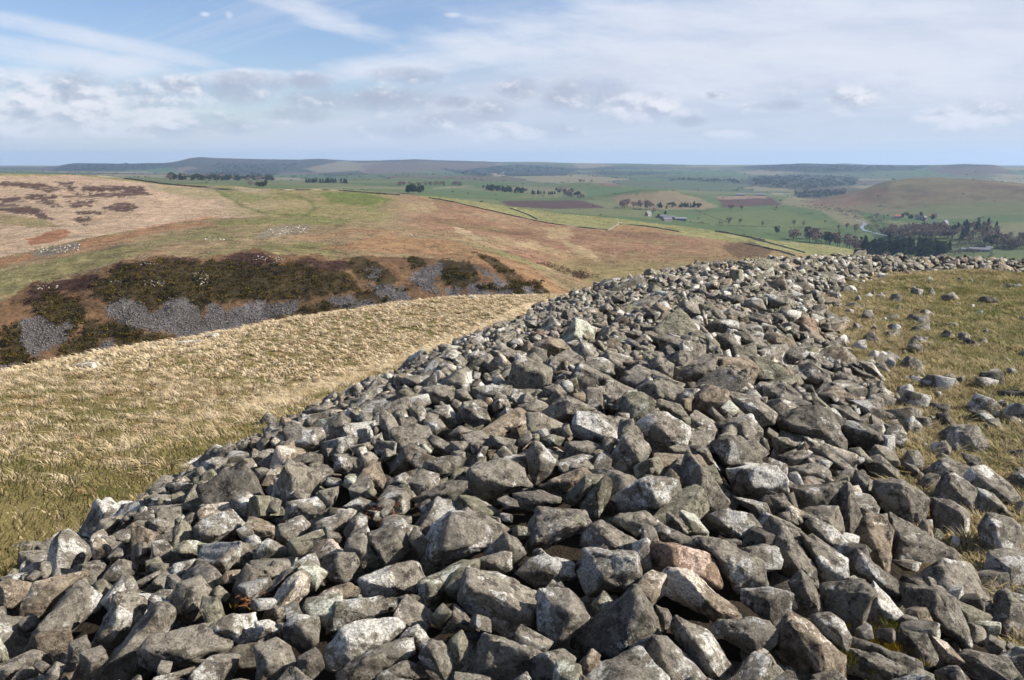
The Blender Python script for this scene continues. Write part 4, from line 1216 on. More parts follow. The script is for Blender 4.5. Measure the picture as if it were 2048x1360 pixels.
F|580,640 650,600 750,650 640,720 540,680|640,660||
F|880,670 960,680 1090,720 1070,790 840,800|950,740||
F|600,160 690,130 730,200 725,310 600,270 550,250|660,210||
F|770,60 880,20 970,120 860,200 760,130|870,110||
F|880,0 1130,0 1140,60 1000,120 930,60|1020,50||
F|1120,90 1230,20 1400,160 1290,160 1180,150|1240,90||
F|1300,300 1430,270 1500,350 1380,420 1310,380|1400,340|.3|
F|1280,720 1360,670 1480,700 1440,770 1320,780|1370,730|g|
F|1480,740 1660,720 1810,770 1690,870 1470,900|1570,780||
F|1440,1000 1620,930 1700,990 1580,1100 1470,1150 1260,1100|1540,1040|r.6|
F|1490,1170 1640,1000 1780,990 1790,1050 1640,1170 1560,1250 1480,1230|1640,1090|g.2|
F|1640,1180 1790,1010 1860,1040 1840,1180 1750,1340 1680,1340 1600,1260|1740,1150|g|slanting bar of stone lit on its edge above the tall steep fronted block
F|560,1040 700,1060 700,1120 590,1210 330,1240 250,1180 420,1100|500,1150|d|
F|180,780 260,740 380,820 310,950 60,1000 120,870|220,860|d|
F|50,1050 200,980 270,1030 220,1080 20,1110|150,1040|.4|
F|1060,1150 1280,1120 1460,1180 1440,1230 1200,1290 1090,1280|1250,1200|d.2|
F|170,210 310,200 410,270 340,330 160,260|280,260||
F|440,60 560,0 655,20 650,90 520,130|560,60||
F|560,730 680,730 740,790 650,850 560,830|640,780||
E|945,255 1025,320 1010,390 910,425 855,350|950,340|d.3|diamond shaped stone standing on edge against the tussock grass
E|940,415 1020,470 930,560 870,600 850,500|930,500||
E|550,540 650,500 740,560 600,650 510,640|620,570||
E|110,750 240,690 400,620 420,700 370,760 130,790|270,730|.3|
E|380,700 430,690 480,760 400,880 330,910 350,820|410,780||
E|490,780 600,690 760,690 830,740 680,780 500,800|660,740||
E|860,660 960,600 1030,630 1010,700 920,720|950,660||
E|1060,640 1280,580 1400,620 1380,690 1110,740|1240,660|d.4|
E|1300,680 1420,690 1470,760 1280,880 1230,920 1110,850 1180,790|1270,850||
E|1100,960 1380,930 1470,1030 1300,1120 1070,1100|1200,1010|.3|
E|660,930 790,890 870,970 860,1080 780,1130 660,1040|760,1000|.3|
E|0,980 250,1000 370,1050 280,1090 130,1110 0,1040|180,1050|.2|flat tapering slab lying level near the outer edge of the bank
E|1160,490 1330,390 1400,430 1390,560 1180,600|1290,490||
E|1540,260 1660,370 1640,410 1510,470 1380,430 1400,360|1540,370||
E|1800,680 1890,540 1985,600 1940,650|1900,610||
E|1500,600 1580,620 1640,700 1590,760 1450,740|1550,690||
E|190,1160 340,1060 410,1100 330,1190 170,1250|290,1150|d|
E|1290,220 1400,190 1500,210 1400,310|1400,240||
E|1100,360 1230,350 1180,460 1090,460|1160,400||
E|0,1110 80,1100 160,1180 20,1270|70,1170||
E|520,820 850,790 840,830 690,870 560,890|680,830|.6|
E|1540,1000 1680,930 1840,1010 1700,1050|1690,990|w.8|
H|550,590 680,570 860,630 920,700 870,780 750,800 640,730|880,680|d.3|
H|610,400 840,390 920,460 920,560 790,570 740,470|780,460||
H|480,450 650,450 790,580 740,610 560,580|620,500||
H|920,630 1060,620 1170,730 1100,790 960,700|1060,680||
H|1150,550 1230,620 1250,740 1160,730 1080,620|1120,620||
H|1350,540 1430,510 1540,620 1440,660 1360,660|1440,560|d|
H|1300,440 1440,435 1450,500 1380,530 1310,520|1420,480|d|
H|1480,650 1650,610 1740,740 1810,820 1740,870 1480,780 1370,740|1600,700|.3|wide rough boulder on the turf above the white edged slab
H|1300,780 1400,730 1450,780 1440,870 1270,830|1440,800||
H|1450,800 1510,750 1580,820 1500,860|1510,800||
H|1390,890 1440,890 1600,930 1670,1020 1600,1060 1260,970|1420,960 1590,1030|w.5|angular slab with a white upper edge and a yellow lichen corner on the turf
H|1540,870 1680,880 1790,1040 1740,1070 1660,960|1700,950||
H|1400,1030 1470,1020 1640,1130 1720,1340 1650,1360 1310,1200|1450,1080 1600,1200||big dark faced stone below the white edged slab
H|1280,1240 1450,1235 1580,1310 1610,1450 1620,1520 1420,1470 1300,1360|1540,1300||half round slab with a thin bright rim standing on edge at the turf
H|840,1080 1050,1030 1260,1150 1260,1290 1200,1440 980,1360 840,1170|1060,1060 900,1200|.2|large smooth boulder with a streaked dark shoulder above the sloping slab
H|690,960 800,1000 800,1130 770,1190 670,1060|780,1080|d|
H|760,900 890,840 1040,950 1120,1060 870,1070|930,930||
H|1080,930 1180,950 1340,1050 1310,1070 1100,970|1220,990||
H|650,800 730,780 830,870 780,920 660,860|740,840||
H|1040,320 1130,280 1220,370 1180,420 1000,390|1110,340|w.6|
H|810,370 920,340 1010,380 1000,450 930,480|910,400||
H|520,200 640,170 720,240 700,290 560,290|630,230||
H|640,120 850,200 830,230 740,260 660,190|750,190|d|
H|700,90 820,100 900,180 980,270 910,300 850,180|840,150||
H|380,360 510,320 560,380 590,450 380,420|480,370|d|
H|1670,1160 1800,1180 1980,1270 1960,1340 1730,1360|1830,1230||
H|1120,60 1210,90 1290,190 1200,190 1030,140|1130,120|.4|wedge boulder half sunk in the turf with one dark side and one pale side
H|1610,520 1740,500 1920,590 1800,610|1740,550|.5|flat stone sunk level with the grass below the turf's dry patch
H|1840,350 1950,320 2048,320 2048,390 1880,380|1950,350|d|dark flat stone in the grass at the photograph's edge
H|1890,840 2048,780 2048,880 1920,880|2000,830|d|
H|1980,1240 2048,1210 2048,1360 1980,1360|2020,1280||
J|530,720 640,690 700,760 750,840 620,850 540,790|620,770||
J|660,700 770,690 940,800 900,850 820,860 710,760|840,800||
J|870,730 980,690 1150,760 1170,810 1000,860 940,800|1020,780|r|
J|1020,870 1180,810 1260,850 1220,930 1110,990 1020,930|1120,890|.3|
J|1130,620 1220,570 1320,600 1360,740 1280,730 1230,660|1260,640|R|round brown stone at the inner edge of the bank beside the dry grass
J|570,400 740,400 750,470 600,480|680,440||
J|710,490 820,420 890,430 940,520 880,530|840,480||
J|920,400 1090,400 1100,470 950,520|1010,450||
J|730,590 850,540 940,560 980,630 800,650|870,600||
J|220,480 280,430 340,470 390,560 290,590 215,560|290,500|.2|
J|20,480 120,445 190,520 130,580 50,540|110,500|w1|whitest lichened stone far up on the bank's crest
J|450,390 520,380 560,420 500,450 440,430|500,410||
J|440,640 560,590 680,600 800,690 640,690 460,730|600,640||
J|500,540 640,505 720,540 720,610 600,590|630,550||
J|390,470 520,480 540,530 400,550|460,505|g|
J|950,550 1050,545 1120,630 1000,640|1040,590||
J|270,360 410,340 430,380 300,400|350,370||
J|440,310 530,270 570,360 440,370|510,320|r|
J|40,370 170,370 240,430 60,430|140,390||
J|1390,790 1490,770 1520,840 1420,890|1450,820||
J|1370,560 1470,550 1520,580 1400,600|1440,570|.5|
J|1460,430 1500,405 1540,450 1480,460|1500,430||small pointed stone alone on the short grass near the inner edge
J|1570,490 1630,460 1720,500 1640,520|1640,490||
J|1900,540 1990,490 2040,540|1980,520||
J|1740,400 1790,370 1830,420|1790,400|d|
J|1460,750 1520,725 1600,745 1560,770|1530,750||
J|1890,830 1950,880 1920,890|1915,865|d|
J|0,740 130,720 330,760 340,840 250,870 120,860|200,790||
J|400,850 470,750 530,800 510,880 430,890|470,820|d|
I|660,760 790,690 890,710 980,800 900,850 740,850|810,760|r|brown tent shaped stone, warmest coloured in the upper part of the bank
I|330,790 400,745 560,830 530,890 430,920 360,850|440,830||
I|470,740 560,700 610,770 540,800|540,750|w1|white lichen covered stone left of the brown tent shaped stone
I|590,560 690,560 710,620 610,630|650,590|d|
I|640,660 860,650 880,700 650,710|760,680|R.3|
I|970,590 1015,650 1000,690 900,710|975,650|.8|little white sided pyramid stone on the crest
I|1190,470 1260,420 1320,480 1270,530 1200,520|1250,470||
I|1300,370 1390,360 1410,420 1310,440|1360,400|d|
I|1070,400 1160,335 1220,360 1160,400|1150,370||
I|380,620 460,590 480,650 370,660|430,630|d|
I|140,840 230,790 250,860 150,930|200,840||
I|1340,640 1500,650 1580,690 1450,720|1450,670||
I|1020,620 1160,610 1250,650 1100,700|1130,650|r.5|
K|880,960 1000,870 1110,880 1120,950 1080,970|1040,910|.4|boulder lying in the turf, higher of the pair in the open grass
K|930,970 1000,955 1090,1000 1060,1050 990,1040|1020,990|.4|pale boulder tucked against the lower side of the one in the open grass
K|980,680 1090,620 1160,650 1230,680 1100,700|1100,655|.4|low hump of stone showing through the middle of the turf
K|750,640 860,590 930,640|860,620|.2|
K|1600,570 1640,510 1740,500 1840,550 1680,580|1700,540|d|dark backed boulder on the far turf toward the photograph's edge
K|1760,430 1810,380 1850,410|1810,405||
K|1880,400 2000,375 2048,420 1950,430|1970,400||
K|580,745 620,730 650,750 600,765|615,748|W1|small white stone alone in the turf
K|1280,770 1390,740 1460,790 1410,795|1390,765||
K|1150,170 1190,120 1230,150 1220,220 1150,210|1190,165|g|
K|1270,150 1390,150 1390,220 1290,210|1330,180|d|
K|1760,150 1830,135 1880,190 1830,200|1820,165|g|
K|1520,170 1580,160 1630,240 1560,240|1575,200|g|
K|190,90 230,75 265,95 230,120|228,95|d|dark stone topping the far corner of the bank
K|1560,650 1640,620 1690,660|1630,645||
K|560,480 600,450 660,500|605,475|d|
K|1700,190 1810,175 1800,225 1720,225|1760,200||
K|1010,200 1110,240 1090,260 1030,240|1060,235|g|
K|50,210 130,200 180,260 90,270|120,235||
K|210,540 260,490 310,540|260,520||
K|350,590 430,550 530,590 430,620|430,585||
K|1950,190 2048,190 2048,240 1990,230|2005,210||
'''
TINTS = {'': (1, 1, 1), 'd': (0.72, 0.72, 0.72), 'g': (0.97, 1.0, 0.90), 'r': (1.08, 0.98, 0.88), 'R': (1.20, 0.94, 0.83), 'w': (1.05, 1.04, 1.02), 'W': (1.7, 1.7, 1.66)}


def parse_style(s):
    tint, amt = np.array((1.0, 1.0, 1.0)), 0.22
    num = ''
    for ch in s:
        if ch in '0123456789.':
            num += ch
        else:
            tint = tint * np.array(TINTS[ch])
    if num:
        amt = float(num)
    return tint, amt


def bank_hit(u, v, tmax=40.0):
    d = np.array(px_dir(u, v))
    t = np.concatenate([np.arange(1.2, 9, 0.02), np.arange(9, tmax, 0.04)])
    P = d[None, :] * t[:, None]
    g, top, m = near_ground(P[:, 0], P[:, 1])
    k = np.nonzero(P[:, 2] < top)[0]
    if len(k) == 0:
        return None
    return t[k[0]], m[k[0]]


HERO = []       # centre, radius, polygon (pixels), depth
stone_group = 'stones of the tumbled stone bank'
srng = np.random.default_rng(21)


NAMED, UNNAMED = [], []


def short_name(lab):
    out = []
    for w in lab.replace(',', ' ,').split():
        if w in (',', 'with', 'by', 'in', 'lying', 'that', 'at', 'of', 'leaning', 'just', 'beside', 'near', 'above', 'below', 'like', 'standing', 'on', 'behind', 'running', 'arching', 'tipped', 'crusted', 'spattered', 'dotted', 'half', 'right', 'left', 'overhanging', 'next', 'under', 'stained', 'topping', 'showing', 'tucked', 'alone', 'nestled', 'sunk', 'pointing', 'overlapping', 'far', 'dappled', 'standing') and len(out) > 1:
            break
        out.append(w)
    return ' '.join(out[:5])


def label_rest(used):
    """labels for the stones without a hand-written one: look first, then the nearest stone that has a name"""
    for (o, cx, cy, w, h, tint, amt, on_turf) in UNNAMED:
        size = 'large' if max(w, h) > 110 else 'medium' if max(w, h) > 65 else 'small' if max(w, h) > 40 else 'tiny'
        shape = 'long low' if w > 1.8 * h else 'upright' if h > 1.15 * w else 'blocky'
        tone = 'dark' if tint[0] < 0.8 else 'brownish' if tint[0] > 1.05 else 'white flecked' if amt > 0.45 else 'greenish' if tint[2] < 0.94 * tint[0] else 'grey'
        near = sorted(NAMED, key=lambda q: math.hypot(q[1] - cx, q[2] - cy))[:5]
        lb = None
        for adv in ('just ', ''):
            for (nm, x, y) in near:
                dx, dy = cx - x, cy - y
                rel = ('right of' if dx > 0 else 'left of') if abs(dx) > abs(dy) else ('below' if dy > 0 else 'above')
                t = f"{size} {tone} {shape} stone {adv}{rel} the {nm}"
                if t not in used:
                    lb = t
                    break
            if lb:
                break
        lb = lb or t
        used.add(lb)
        tag(o, lb, 'stone', 'stones lying in the turf' if on_turf else stone_group)


def hero_stones():
    seen = {}
    for row in STONES.strip().splitlines():
        tile, pl, rl, st, lab = row.split('|')
        x0, y0, sc = TILE[tile]
        P = np.array([[float(q) for q in p.split(',')] for p in pl.split()]) / sc + (x0, y0)
        Rg = np.array([[float(q) for q in p.split(',')] for p in rl.split()]) / sc + (x0, y0)
        tint, amt = parse_style(st)
        lo, hi = P.min(0), P.max(0)
        w, h = hi - lo
        cx, cy = (lo + hi) / 2
        hit = bank_hit(cx, min(cy + 0.12 * h, 1420))
        if hit is None:
            # stands up on a skyline: take the range of its foot
            for k in range(1, 14):
                hit = bank_hit(cx, cy + 0.3 * h + 5 * k)
                if hit is not None:
                    break
        if hit is None:
            continue
        t, m = hit
        on_turf = m < 0.3 and tile in 'HJKD'
        size = math.sqrt(w * h) / F * t
        t = t + (0.30 if not on_turf else -0.10) * size
        d = np.array(px_dir(cx, cy))
        c = d * t
        # frame that faces us
        zf = -d / np.linalg.norm(d)
        xf = np.cross((0, 0, 1.0), zf)
        xf /= np.linalg.norm(xf)
        yf = np.cross(zf, xf)
        k = t * np.linalg.norm(d) / F / np.linalg.norm(d)      # metres per pixel at this depth
        ctr = np.array((cx, cy))
        O = (P - ctr) * (k, -k)
        G = (Rg - ctr) * (k, -k)
        if on_turf:        # the foot is under the grass
            low = O[:, 1] < O[:, 1].mean()
            O[low, 1] -= 0.30 * h * k
            O[~low, 1] += 0.12 * h * k
        s = 0.5 * min(w, h) * k
        L2 = 0.5 * max(w, h) * k
        pts = []
        for (ox, oy) in O * 1.04:
            pts.append((ox, oy, srng.uniform(-0.12, 0.12) * s))
            pts.append((ox * 0.80, oy * 0.80 - 0.02 * s, -(0.55 + 0.5 * srng.random()) * (0.6 * s + 0.4 * L2)))
            pts.append((ox * 0.74, oy * 0.74, (0.22 + 0.14 * srng.random()) * s))
        for (gx, gy) in G:
            pts.append((gx, gy, (0.86 + 0.2 * srng.random()) * s))
        pts = np.array(pts)
        ct = pts.mean(0)
        big = max(w, h)
        V, Fc = poly_stone(pts - ct, len(HERO) + 1, 0.055 if big > 60 else 0.07, 3 if big > 95 else 2 if big > 45 else 1)
        V = (V + ct) @ np.array([xf, yf, zf])
        me = new_mesh('stone', V, Fc)
        o = bpy.data.objects.new('stone', me)
        COL.objects.link(o)
        me.materials.append(M_ROCK)
        o.location = c
        j = 1 + srng.uniform(-0.12, 0.12)
        o.color = (*(tint * j), amt)
        if lab:
            tag(o, lab, 'stone')
            o['group'] = stone_group if not on_turf else 'stones lying in the turf'
            NAMED.append((short_name(lab), cx, cy))
        else:
            UNNAMED.append((o, cx, cy, w, h, tint, amt, on_turf))
        HERO.append((c, 0.5 * math.sqrt(w * h) * k, P, t, max(w, h) * k * 0.5, ctr))


hero_stones()


# --- filler: everything too small or too many to pick out, as one mass
def filler_protos(cuts, n, seed):
    """blocky broken stones: a skewed box with corners knocked off"""
    g = np.random.default_rng(seed)
    V_, F_ = [], []
    for i in range(n):
        c = np.array([(x, y, z) for x in (-1, 1) for y in (-1, 1) for z in (-1, 1)], float) * g.uniform(0.62, 0.9, 3)
        c = c * g.uniform(0.72, 1.12, (8, 3)) + g.normal(0, 0.10, (8, 3))
        drop = g.permutation(8)[:g.integers(0, 4)]
        pts = []
        for k in range(8):
            if k in drop:
                for ax in range(3):
                    q = c[k].copy()
                    q[ax] *= g.uniform(0.1, 0.6)
                    pts.append(q)
            else:
                pts.append(c[k])
        V, Fc = poly_stone(np.array(pts), 200 + seed * 50 + i, 0.07 if cuts >= 0 else 0.0, max(cuts, 0), 1.0, 9.0)
        V_.append(V)
        F_.append(Fc)
    return V_, F_


def rot_rand(g):
    q = g.normal(size=4)
    q /= np.linalg.norm(q)
    a, b, c, d = q
    return np.array([[1 - 2 * (c * c + d * d), 2 * (b * c - a * d), 2 * (b * d + a * c)], [2 * (b * c + a * d), 1 - 2 * (b * b + d * d), 2 * (c * d - a * b)], [2 * (b * d - a * c), 2 * (c * d + a * b), 1 - 2 * (b * b + c * c)]])


def fill_bank():
    g = np.random.default_rng(77)
    P3, F3_ = filler_protos(2, 30, 1)
    PM, FM_ = filler_protos(1, 30, 3)
    P2, F2_ = filler_protos(0, 30, 2)
    P0, F0_ = filler_protos(-1, 30, 4)
    HP = [(h[2], h[5], h[4], h[3]) for h in HERO]
    boxes = np.array([[*h[2].min(0), *h[2].max(0)] for h in HERO])
    hdepth = np.array([h[3] for h in HERO])
    cell = 0.45
    grid = {}

    def put(c, r):
        grid.setdefault((int(c[0] // cell), int(c[1] // cell)), []).append((c, r))

    for h in HERO:
        put(h[0], h[1] * 0.92)
    soup = Soup()
    big = []
    count = 0
    # candidate ground positions over the visible part of the ring
    def candidates(n):
        i = g.integers(0, len(RING), n)
        lat = g.uniform(-1.62, 1.16, n)
        p = RING[i]
        q = RING[(i + 3) % len(RING)]
        tx, ty = q[:, 0] - p[:, 0], q[:, 1] - p[:, 1]
        l = np.hypot(tx, ty)
        tx, ty = tx / l, ty / l
        w = np.where(lat < 0, p[:, 3], p[:, 4])
        # inside is to the right of the walking direction
        x = p[:, 0] + ty * lat * w
        y = p[:, 1] - tx * lat * w
        jitter = g.normal(0, 0.1, (n, 2))
        x, y = x + jitter[:, 0], y + jitter[:, 1]
        a = np.degrees(np.arctan2(x, y))
        r = np.hypot(x, y)
        ok = (y > 0.6) & (np.abs(a) < 46) & (r < 22) & (r > 1.3)
        return x[ok], y[ok]

    passes = [(0.24, 0.17, 2200, 0.0), (0.17, 0.12, 5200, 0.0), (0.125, 0.085, 12000, 0.01), (0.088, 0.06, 22000, 0.015), (0.20, 0.14, 5000, -0.20), (0.062, 0.034, 34000, 0.02)]
    for (rmax, rmin, n, lift) in passes:
        x, y = candidates(n * 2)
        gr, top, m = near_ground(x, y)
        z = top
        rad = g.uniform(rmin, rmax, len(x))
        # small stuff gathers in the upper outer part of the bank
        under = lift < -0.1
        rad = rad * np.where((y > 7.5) & (g.random(len(x)) < 0.65), 0.72, 1.0)
        c = np.stack([x, y, z - rad * 0.42 + lift], 1)
        uu, vv, ff = project(c)
        for i in range(len(x)):
            if m[i] < 0.25 and g.random() > (0.02 + 0.5 * m[i]):
                continue
            if rmax < 0.07 and np.hypot(x[i], y[i]) > 12:
                continue
            ci, ri = c[i], rad[i]
            gx, gy = int(ci[0] // cell), int(ci[1] // cell)
            ok = True
            for a in (-1, 0, 1):
                for b in (-1, 0, 1):
                    for (cc, rr) in grid.get((gx + a, gy + b), ()):
                        dd = (cc[0] - ci[0]) ** 2 + (cc[1] - ci[1]) ** 2 + (cc[2] - ci[2]) ** 2
                        lim = (0.55 if under else 0.64 if ri < 0.062 else 0.80) * (rr + ri)
                        if dd < lim * lim:
                            ok = False
                            break
                    if not ok:
                        break
                if not ok:
                    break
            if not ok:
                continue
            # never in front of one of the known stones
            pr = ri * F / ff[i]
            hid = np.nonzero((uu[i] > boxes[:, 0] - 0.35 * pr) & (uu[i] < boxes[:, 2] + 0.35 * pr) & (vv[i] > boxes[:, 1] - 0.35 * pr) & (vv[i] < boxes[:, 3] + 0.35 * pr) & (ff[i] < hdepth + 0.12))[0]
            bad = False
            for hI in hid:
                poly, ctr = HP[hI][0], HP[hI][1]
                sz = np.linalg.norm(poly - ctr, axis=1).mean()
                grow = 1 + 0.40 * pr / sz
                if in_poly(np.array([uu[i]]), np.array([vv[i]]), [tuple((q - ctr) * grow + ctr) for q in poly])[0]:
                    bad = True
                    break
            if bad:
                continue
            put(ci, ri)
            pk = g.integers(30)
            V, Fc = (P0[pk], F0_[pk]) if under else (P3[pk], F3_[pk]) if pr > 36 else (PM[pk], FM_[pk]) if pr > 27 else (P2[pk], F2_[pk]) if pr > 13.5 else (P0[pk], F0_[pk])
            sc = ri * np.array([g.uniform(0.9, 1.75), g.uniform(0.7, 1.1), g.uniform(0.38, 0.95)])
            R = rot_rand(g) if g.random() < 0.45 else Matrix.Rotation(g.uniform(0, 6.28), 3, 'Z') @ Matrix.Rotation(g.normal(0, 0.35), 3, 'X') @ Matrix.Rotation(g.normal(0, 0.35), 3, 'Y')
            R = np.array(R)
            W = (V * sc) @ R.T
            tint = np.array(TINTS[('', '', '', 'd', 'g', 'r', 'w')[g.integers(7)]]) * g.uniform(0.88, 1.08)
            amt = float(np.clip(g.normal(0.26, 0.26), 0.0, 1.0))
            vis = (-30 < uu[i] < 2078) and vv[i] < 1390
            if vis and not under and pr > 19:
                big.append((pr, W, Fc, ci, tint, amt, uu[i], vv[i], m[i]))
            else:
                soup.add(W + ci, Fc, (*tint, amt))
            count += 1
    # loose stones thinning out over the turf
    n = 2600
    a = np.radians(g.uniform(14, 42, n))
    r = g.uniform(3.0, 18.0, n)
    x, y = r * np.sin(a), r * np.cos(a)
    gr, top, m = near_ground(x, y)
    idx, d = ring_query(x, y)
    edge = d - RING[idx][:, 4]
    for i in range(n):
        if d[i] < 0 or edge[i] < -0.15 or g.random() > 0.60 * math.exp(-max(edge[i], 0) / 0.60) + 0.03:
            continue
        ri = 0.035 + (0.10 if r[i] > 9 else 0.17) * g.random() ** 2.0
        pk = g.integers(30)
        W = (P2[pk] * ri * np.array([1.25, 1.0, 0.7])) @ rot_rand(g).T
        ci = np.array([x[i], y[i], gr[i] - 0.02 * ri])
        if any((h[0][0] - x[i]) ** 2 + (h[0][1] - y[i]) ** 2 < (h[1] + ri) ** 2 for h in HERO):
            continue
        soup.add(W + ci, F2_[pk], (*(np.ones(3) * g.uniform(0.8, 1.15)), float(g.uniform(0, 0.8))))
    # the largest of them stay single stones
    big.sort(key=lambda b: -b[0])
    room = max(0, 298 - len(HERO))
    for k, (pr, W, Fc, ci, tint, amt, u, v, m) in enumerate(big):
        if k >= room:
            soup.add(W + ci, Fc, (*tint, amt))
            continue
        me = new_mesh('stone', W, Fc)
        o = bpy.data.objects.new('stone', me)
        COL.objects.link(o)
        me.materials.append(M_ROCK)
        o.location = ci
        o.color = (*tint, amt)
        UNNAMED.append((o, u, v, pr * 2, pr * 2, tint, amt, False))
    me = soup.mesh('rubble')
    add_obj('rubble', me, M_RUBBLE, label='mass of smaller grey lichened stones filling the tumbled stone bank', cat='rubble', kind='stuff')
    print('heroes', len(HERO), 'fill', count, 'big', len(big), 'soup tris', len(me.polygons))


fill_bank()
label_rest({o['label'] for o in bpy.data.objects if 'label' in o})


# ------------------------------------------------------------------ grass
def blades(n, g, length, spread, width, lean, curl=0.5, base_r=0.05, segs=2):
    """a tuft of n curved blades; verts (n*(2*segs+1),3)"""
    a = g.uniform(0, 2 * math.pi, n)
    rb = base_r * np.sqrt(g.random(n))
    ln = length * g.uniform(0.55, 1.15, n)
    out = spread * g.uniform(0.2, 1.0, n)
    bx, by = rb * np.cos(a), rb * np.sin(a)
    dx, dy = np.cos(a) * out + lean[0], np.sin(a) * out + lean[1]
    sx, sy = -np.sin(a), np.cos(a)
    V, Fc = [], []
    rows = []
    for k in range(segs + 1):
        t = k / segs
        h = ln * (t - curl * 0.5 * t * t)
        ox, oy = bx + dx * ln * t ** 1.5, by + dy * ln * t ** 1.5
        w = width * (1 - t) * 0.5 + 0.0004
        if k < segs:
            rows.append((np.stack([ox - sx * w, oy - sy * w, h], 1), np.stack([ox + sx * w, oy + sy * w, h], 1)))
        else:
            rows.append((np.stack([ox, oy, h], 1),))
    V = np.concatenate([q for r in rows for q in r])
    for k in range(segs):
        i = np.arange(n)
        l0, r0 = i + 2 * k * n, i + (2 * k + 1) * n
        if k < segs - 1:
            l1, r1 = i + (2 * k + 2) * n, i + (2 * k + 3) * n
            Fc += [np.stack([l0, r0, r1], 1), np.stack([l0, r1, l1], 1)]
        else:
            Fc.append(np.stack([l0, r0, i + (2 * k + 2) * n], 1))
    return V, np.concatenate(Fc)


def grass_left():
    """pale tussocks on the outer slope"""
    g = np.random.default_rng(5)
    protos = [blades(30, g, 0.40, 0.95, 0.024, (-0.30, -0.12), 1.25, 0.10) for _ in range(10)]
    far_p = [blades(11, g, 0.40, 0.95, 0.085, (-0.30, -0.12), 1.25, 0.12) for _ in range(8)]
    low = [blades(10, g, 0.06, 0.9, 0.013, (-0.2, 0), 0.8, 0.16, 1) for _ in range(6)]
    hi_ = 1.55
    straw, pale, olive, green, brown = colr(202, 180, 144) * hi_, colr(228, 210, 180) * hi_, colr(160, 146, 98) * 1.3, colr(132, 124, 82) * 1.3, colr(160, 112, 76) * 1.2
    soup = Soup()
    n = 0
    tries = 0
    N = 42000
    a = np.radians(g.uniform(-44, 12, N))
    r = np.sqrt(g.uniform(5.5 ** 2, 66 ** 2, N))
    x, y = r * np.sin(a), r * np.cos(a)
    gr, top, m = near_ground(x, y)
    idx, d = ring_query(x, y)
    dens = fbm2(x, y, 0.16, 3, 41)
    fine = fbm2(x, y, 0.9, 2, 42)
    uu, vv, ff = project(np.stack([x, y, gr], 1))
    brow = np.interp(a, L['BR'][0], L['BR'][1])
    keep = (m < 0.02) & (d < -1.5) & (r < brow * 1.05) & (uu > -120) & (uu < 1250)
    for i in np.nonzero(keep)[0]:
        # green and short near the bank's foot, dense and pale up to the brow
        k = np.clip((r[i] - 9) / 16, 0, 1)
        p = 0.24 + 0.76 * k + 0.55 * dens[i] + 0.35 * fine[i]
        if g.random() > p * 0.50:
            continue
        s = g.uniform(0.45, 1.2) * (0.55 + 0.45 * min(1.0, (r[i] - 5) / 9))
        V, Fc = (protos[g.integers(10)] if r[i] < 27 else far_p[g.integers(8)])
        ca, sa = math.cos(g.uniform(-0.5, 0.5)), math.sin(g.uniform(-0.5, 0.5))
        W = np.stack([V[:, 0] * ca - V[:, 1] * sa, V[:, 0] * sa + V[:, 1] * ca, V[:, 2] * g.uniform(0.75, 1.1)], 1) * s
        f = g.random()
        c = straw + (pale - straw) * g.random()
        if g.random() < 0.10:
            c = c * 0.4 + brown * 0.6
        elif g.random() < 0.25 * (1 - k):
            c = c * 0.45 + olive * 0.55
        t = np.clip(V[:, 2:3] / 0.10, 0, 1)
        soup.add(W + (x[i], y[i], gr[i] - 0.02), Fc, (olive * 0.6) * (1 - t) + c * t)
        n += 1
    # short green turf between
    N = 26000
    a = np.radians(g.uniform(-44, 12, N))
    r = 5.5 + 32 * g.random(N) ** 1.4
    x, y = r * np.sin(a), r * np.cos(a)
    gr, top, m = near_ground(x, y)
    idx, d = ring_query(x, y)
    mix = fbm2(x, y, 0.5, 3, 43)
    for i in np.nonzero((m < 0.05) & (d < -1.0))[0]:
        V, Fc = low[g.integers(6)]
        s = g.uniform(0.7, 1.5) * (1 + r[i] / 40)
        c = green * g.uniform(0.7, 1.25) if g.random() < 0.75 - 0.035 * (r[i] - 6) + 0.6 * mix[i] else (olive if g.random() < 0.75 else straw) * g.uniform(0.6, 1.05)
        soup.add(V * s + (x[i], y[i], gr[i] - 0.005), Fc, c)
    me = soup.mesh('grass', False)
    add_obj('grass', me, M_GRASS, label='pale dry tussock grass covering the outer slope below the bank', cat='grass', kind='stuff')
    print('left grass', n, len(me.polygons))


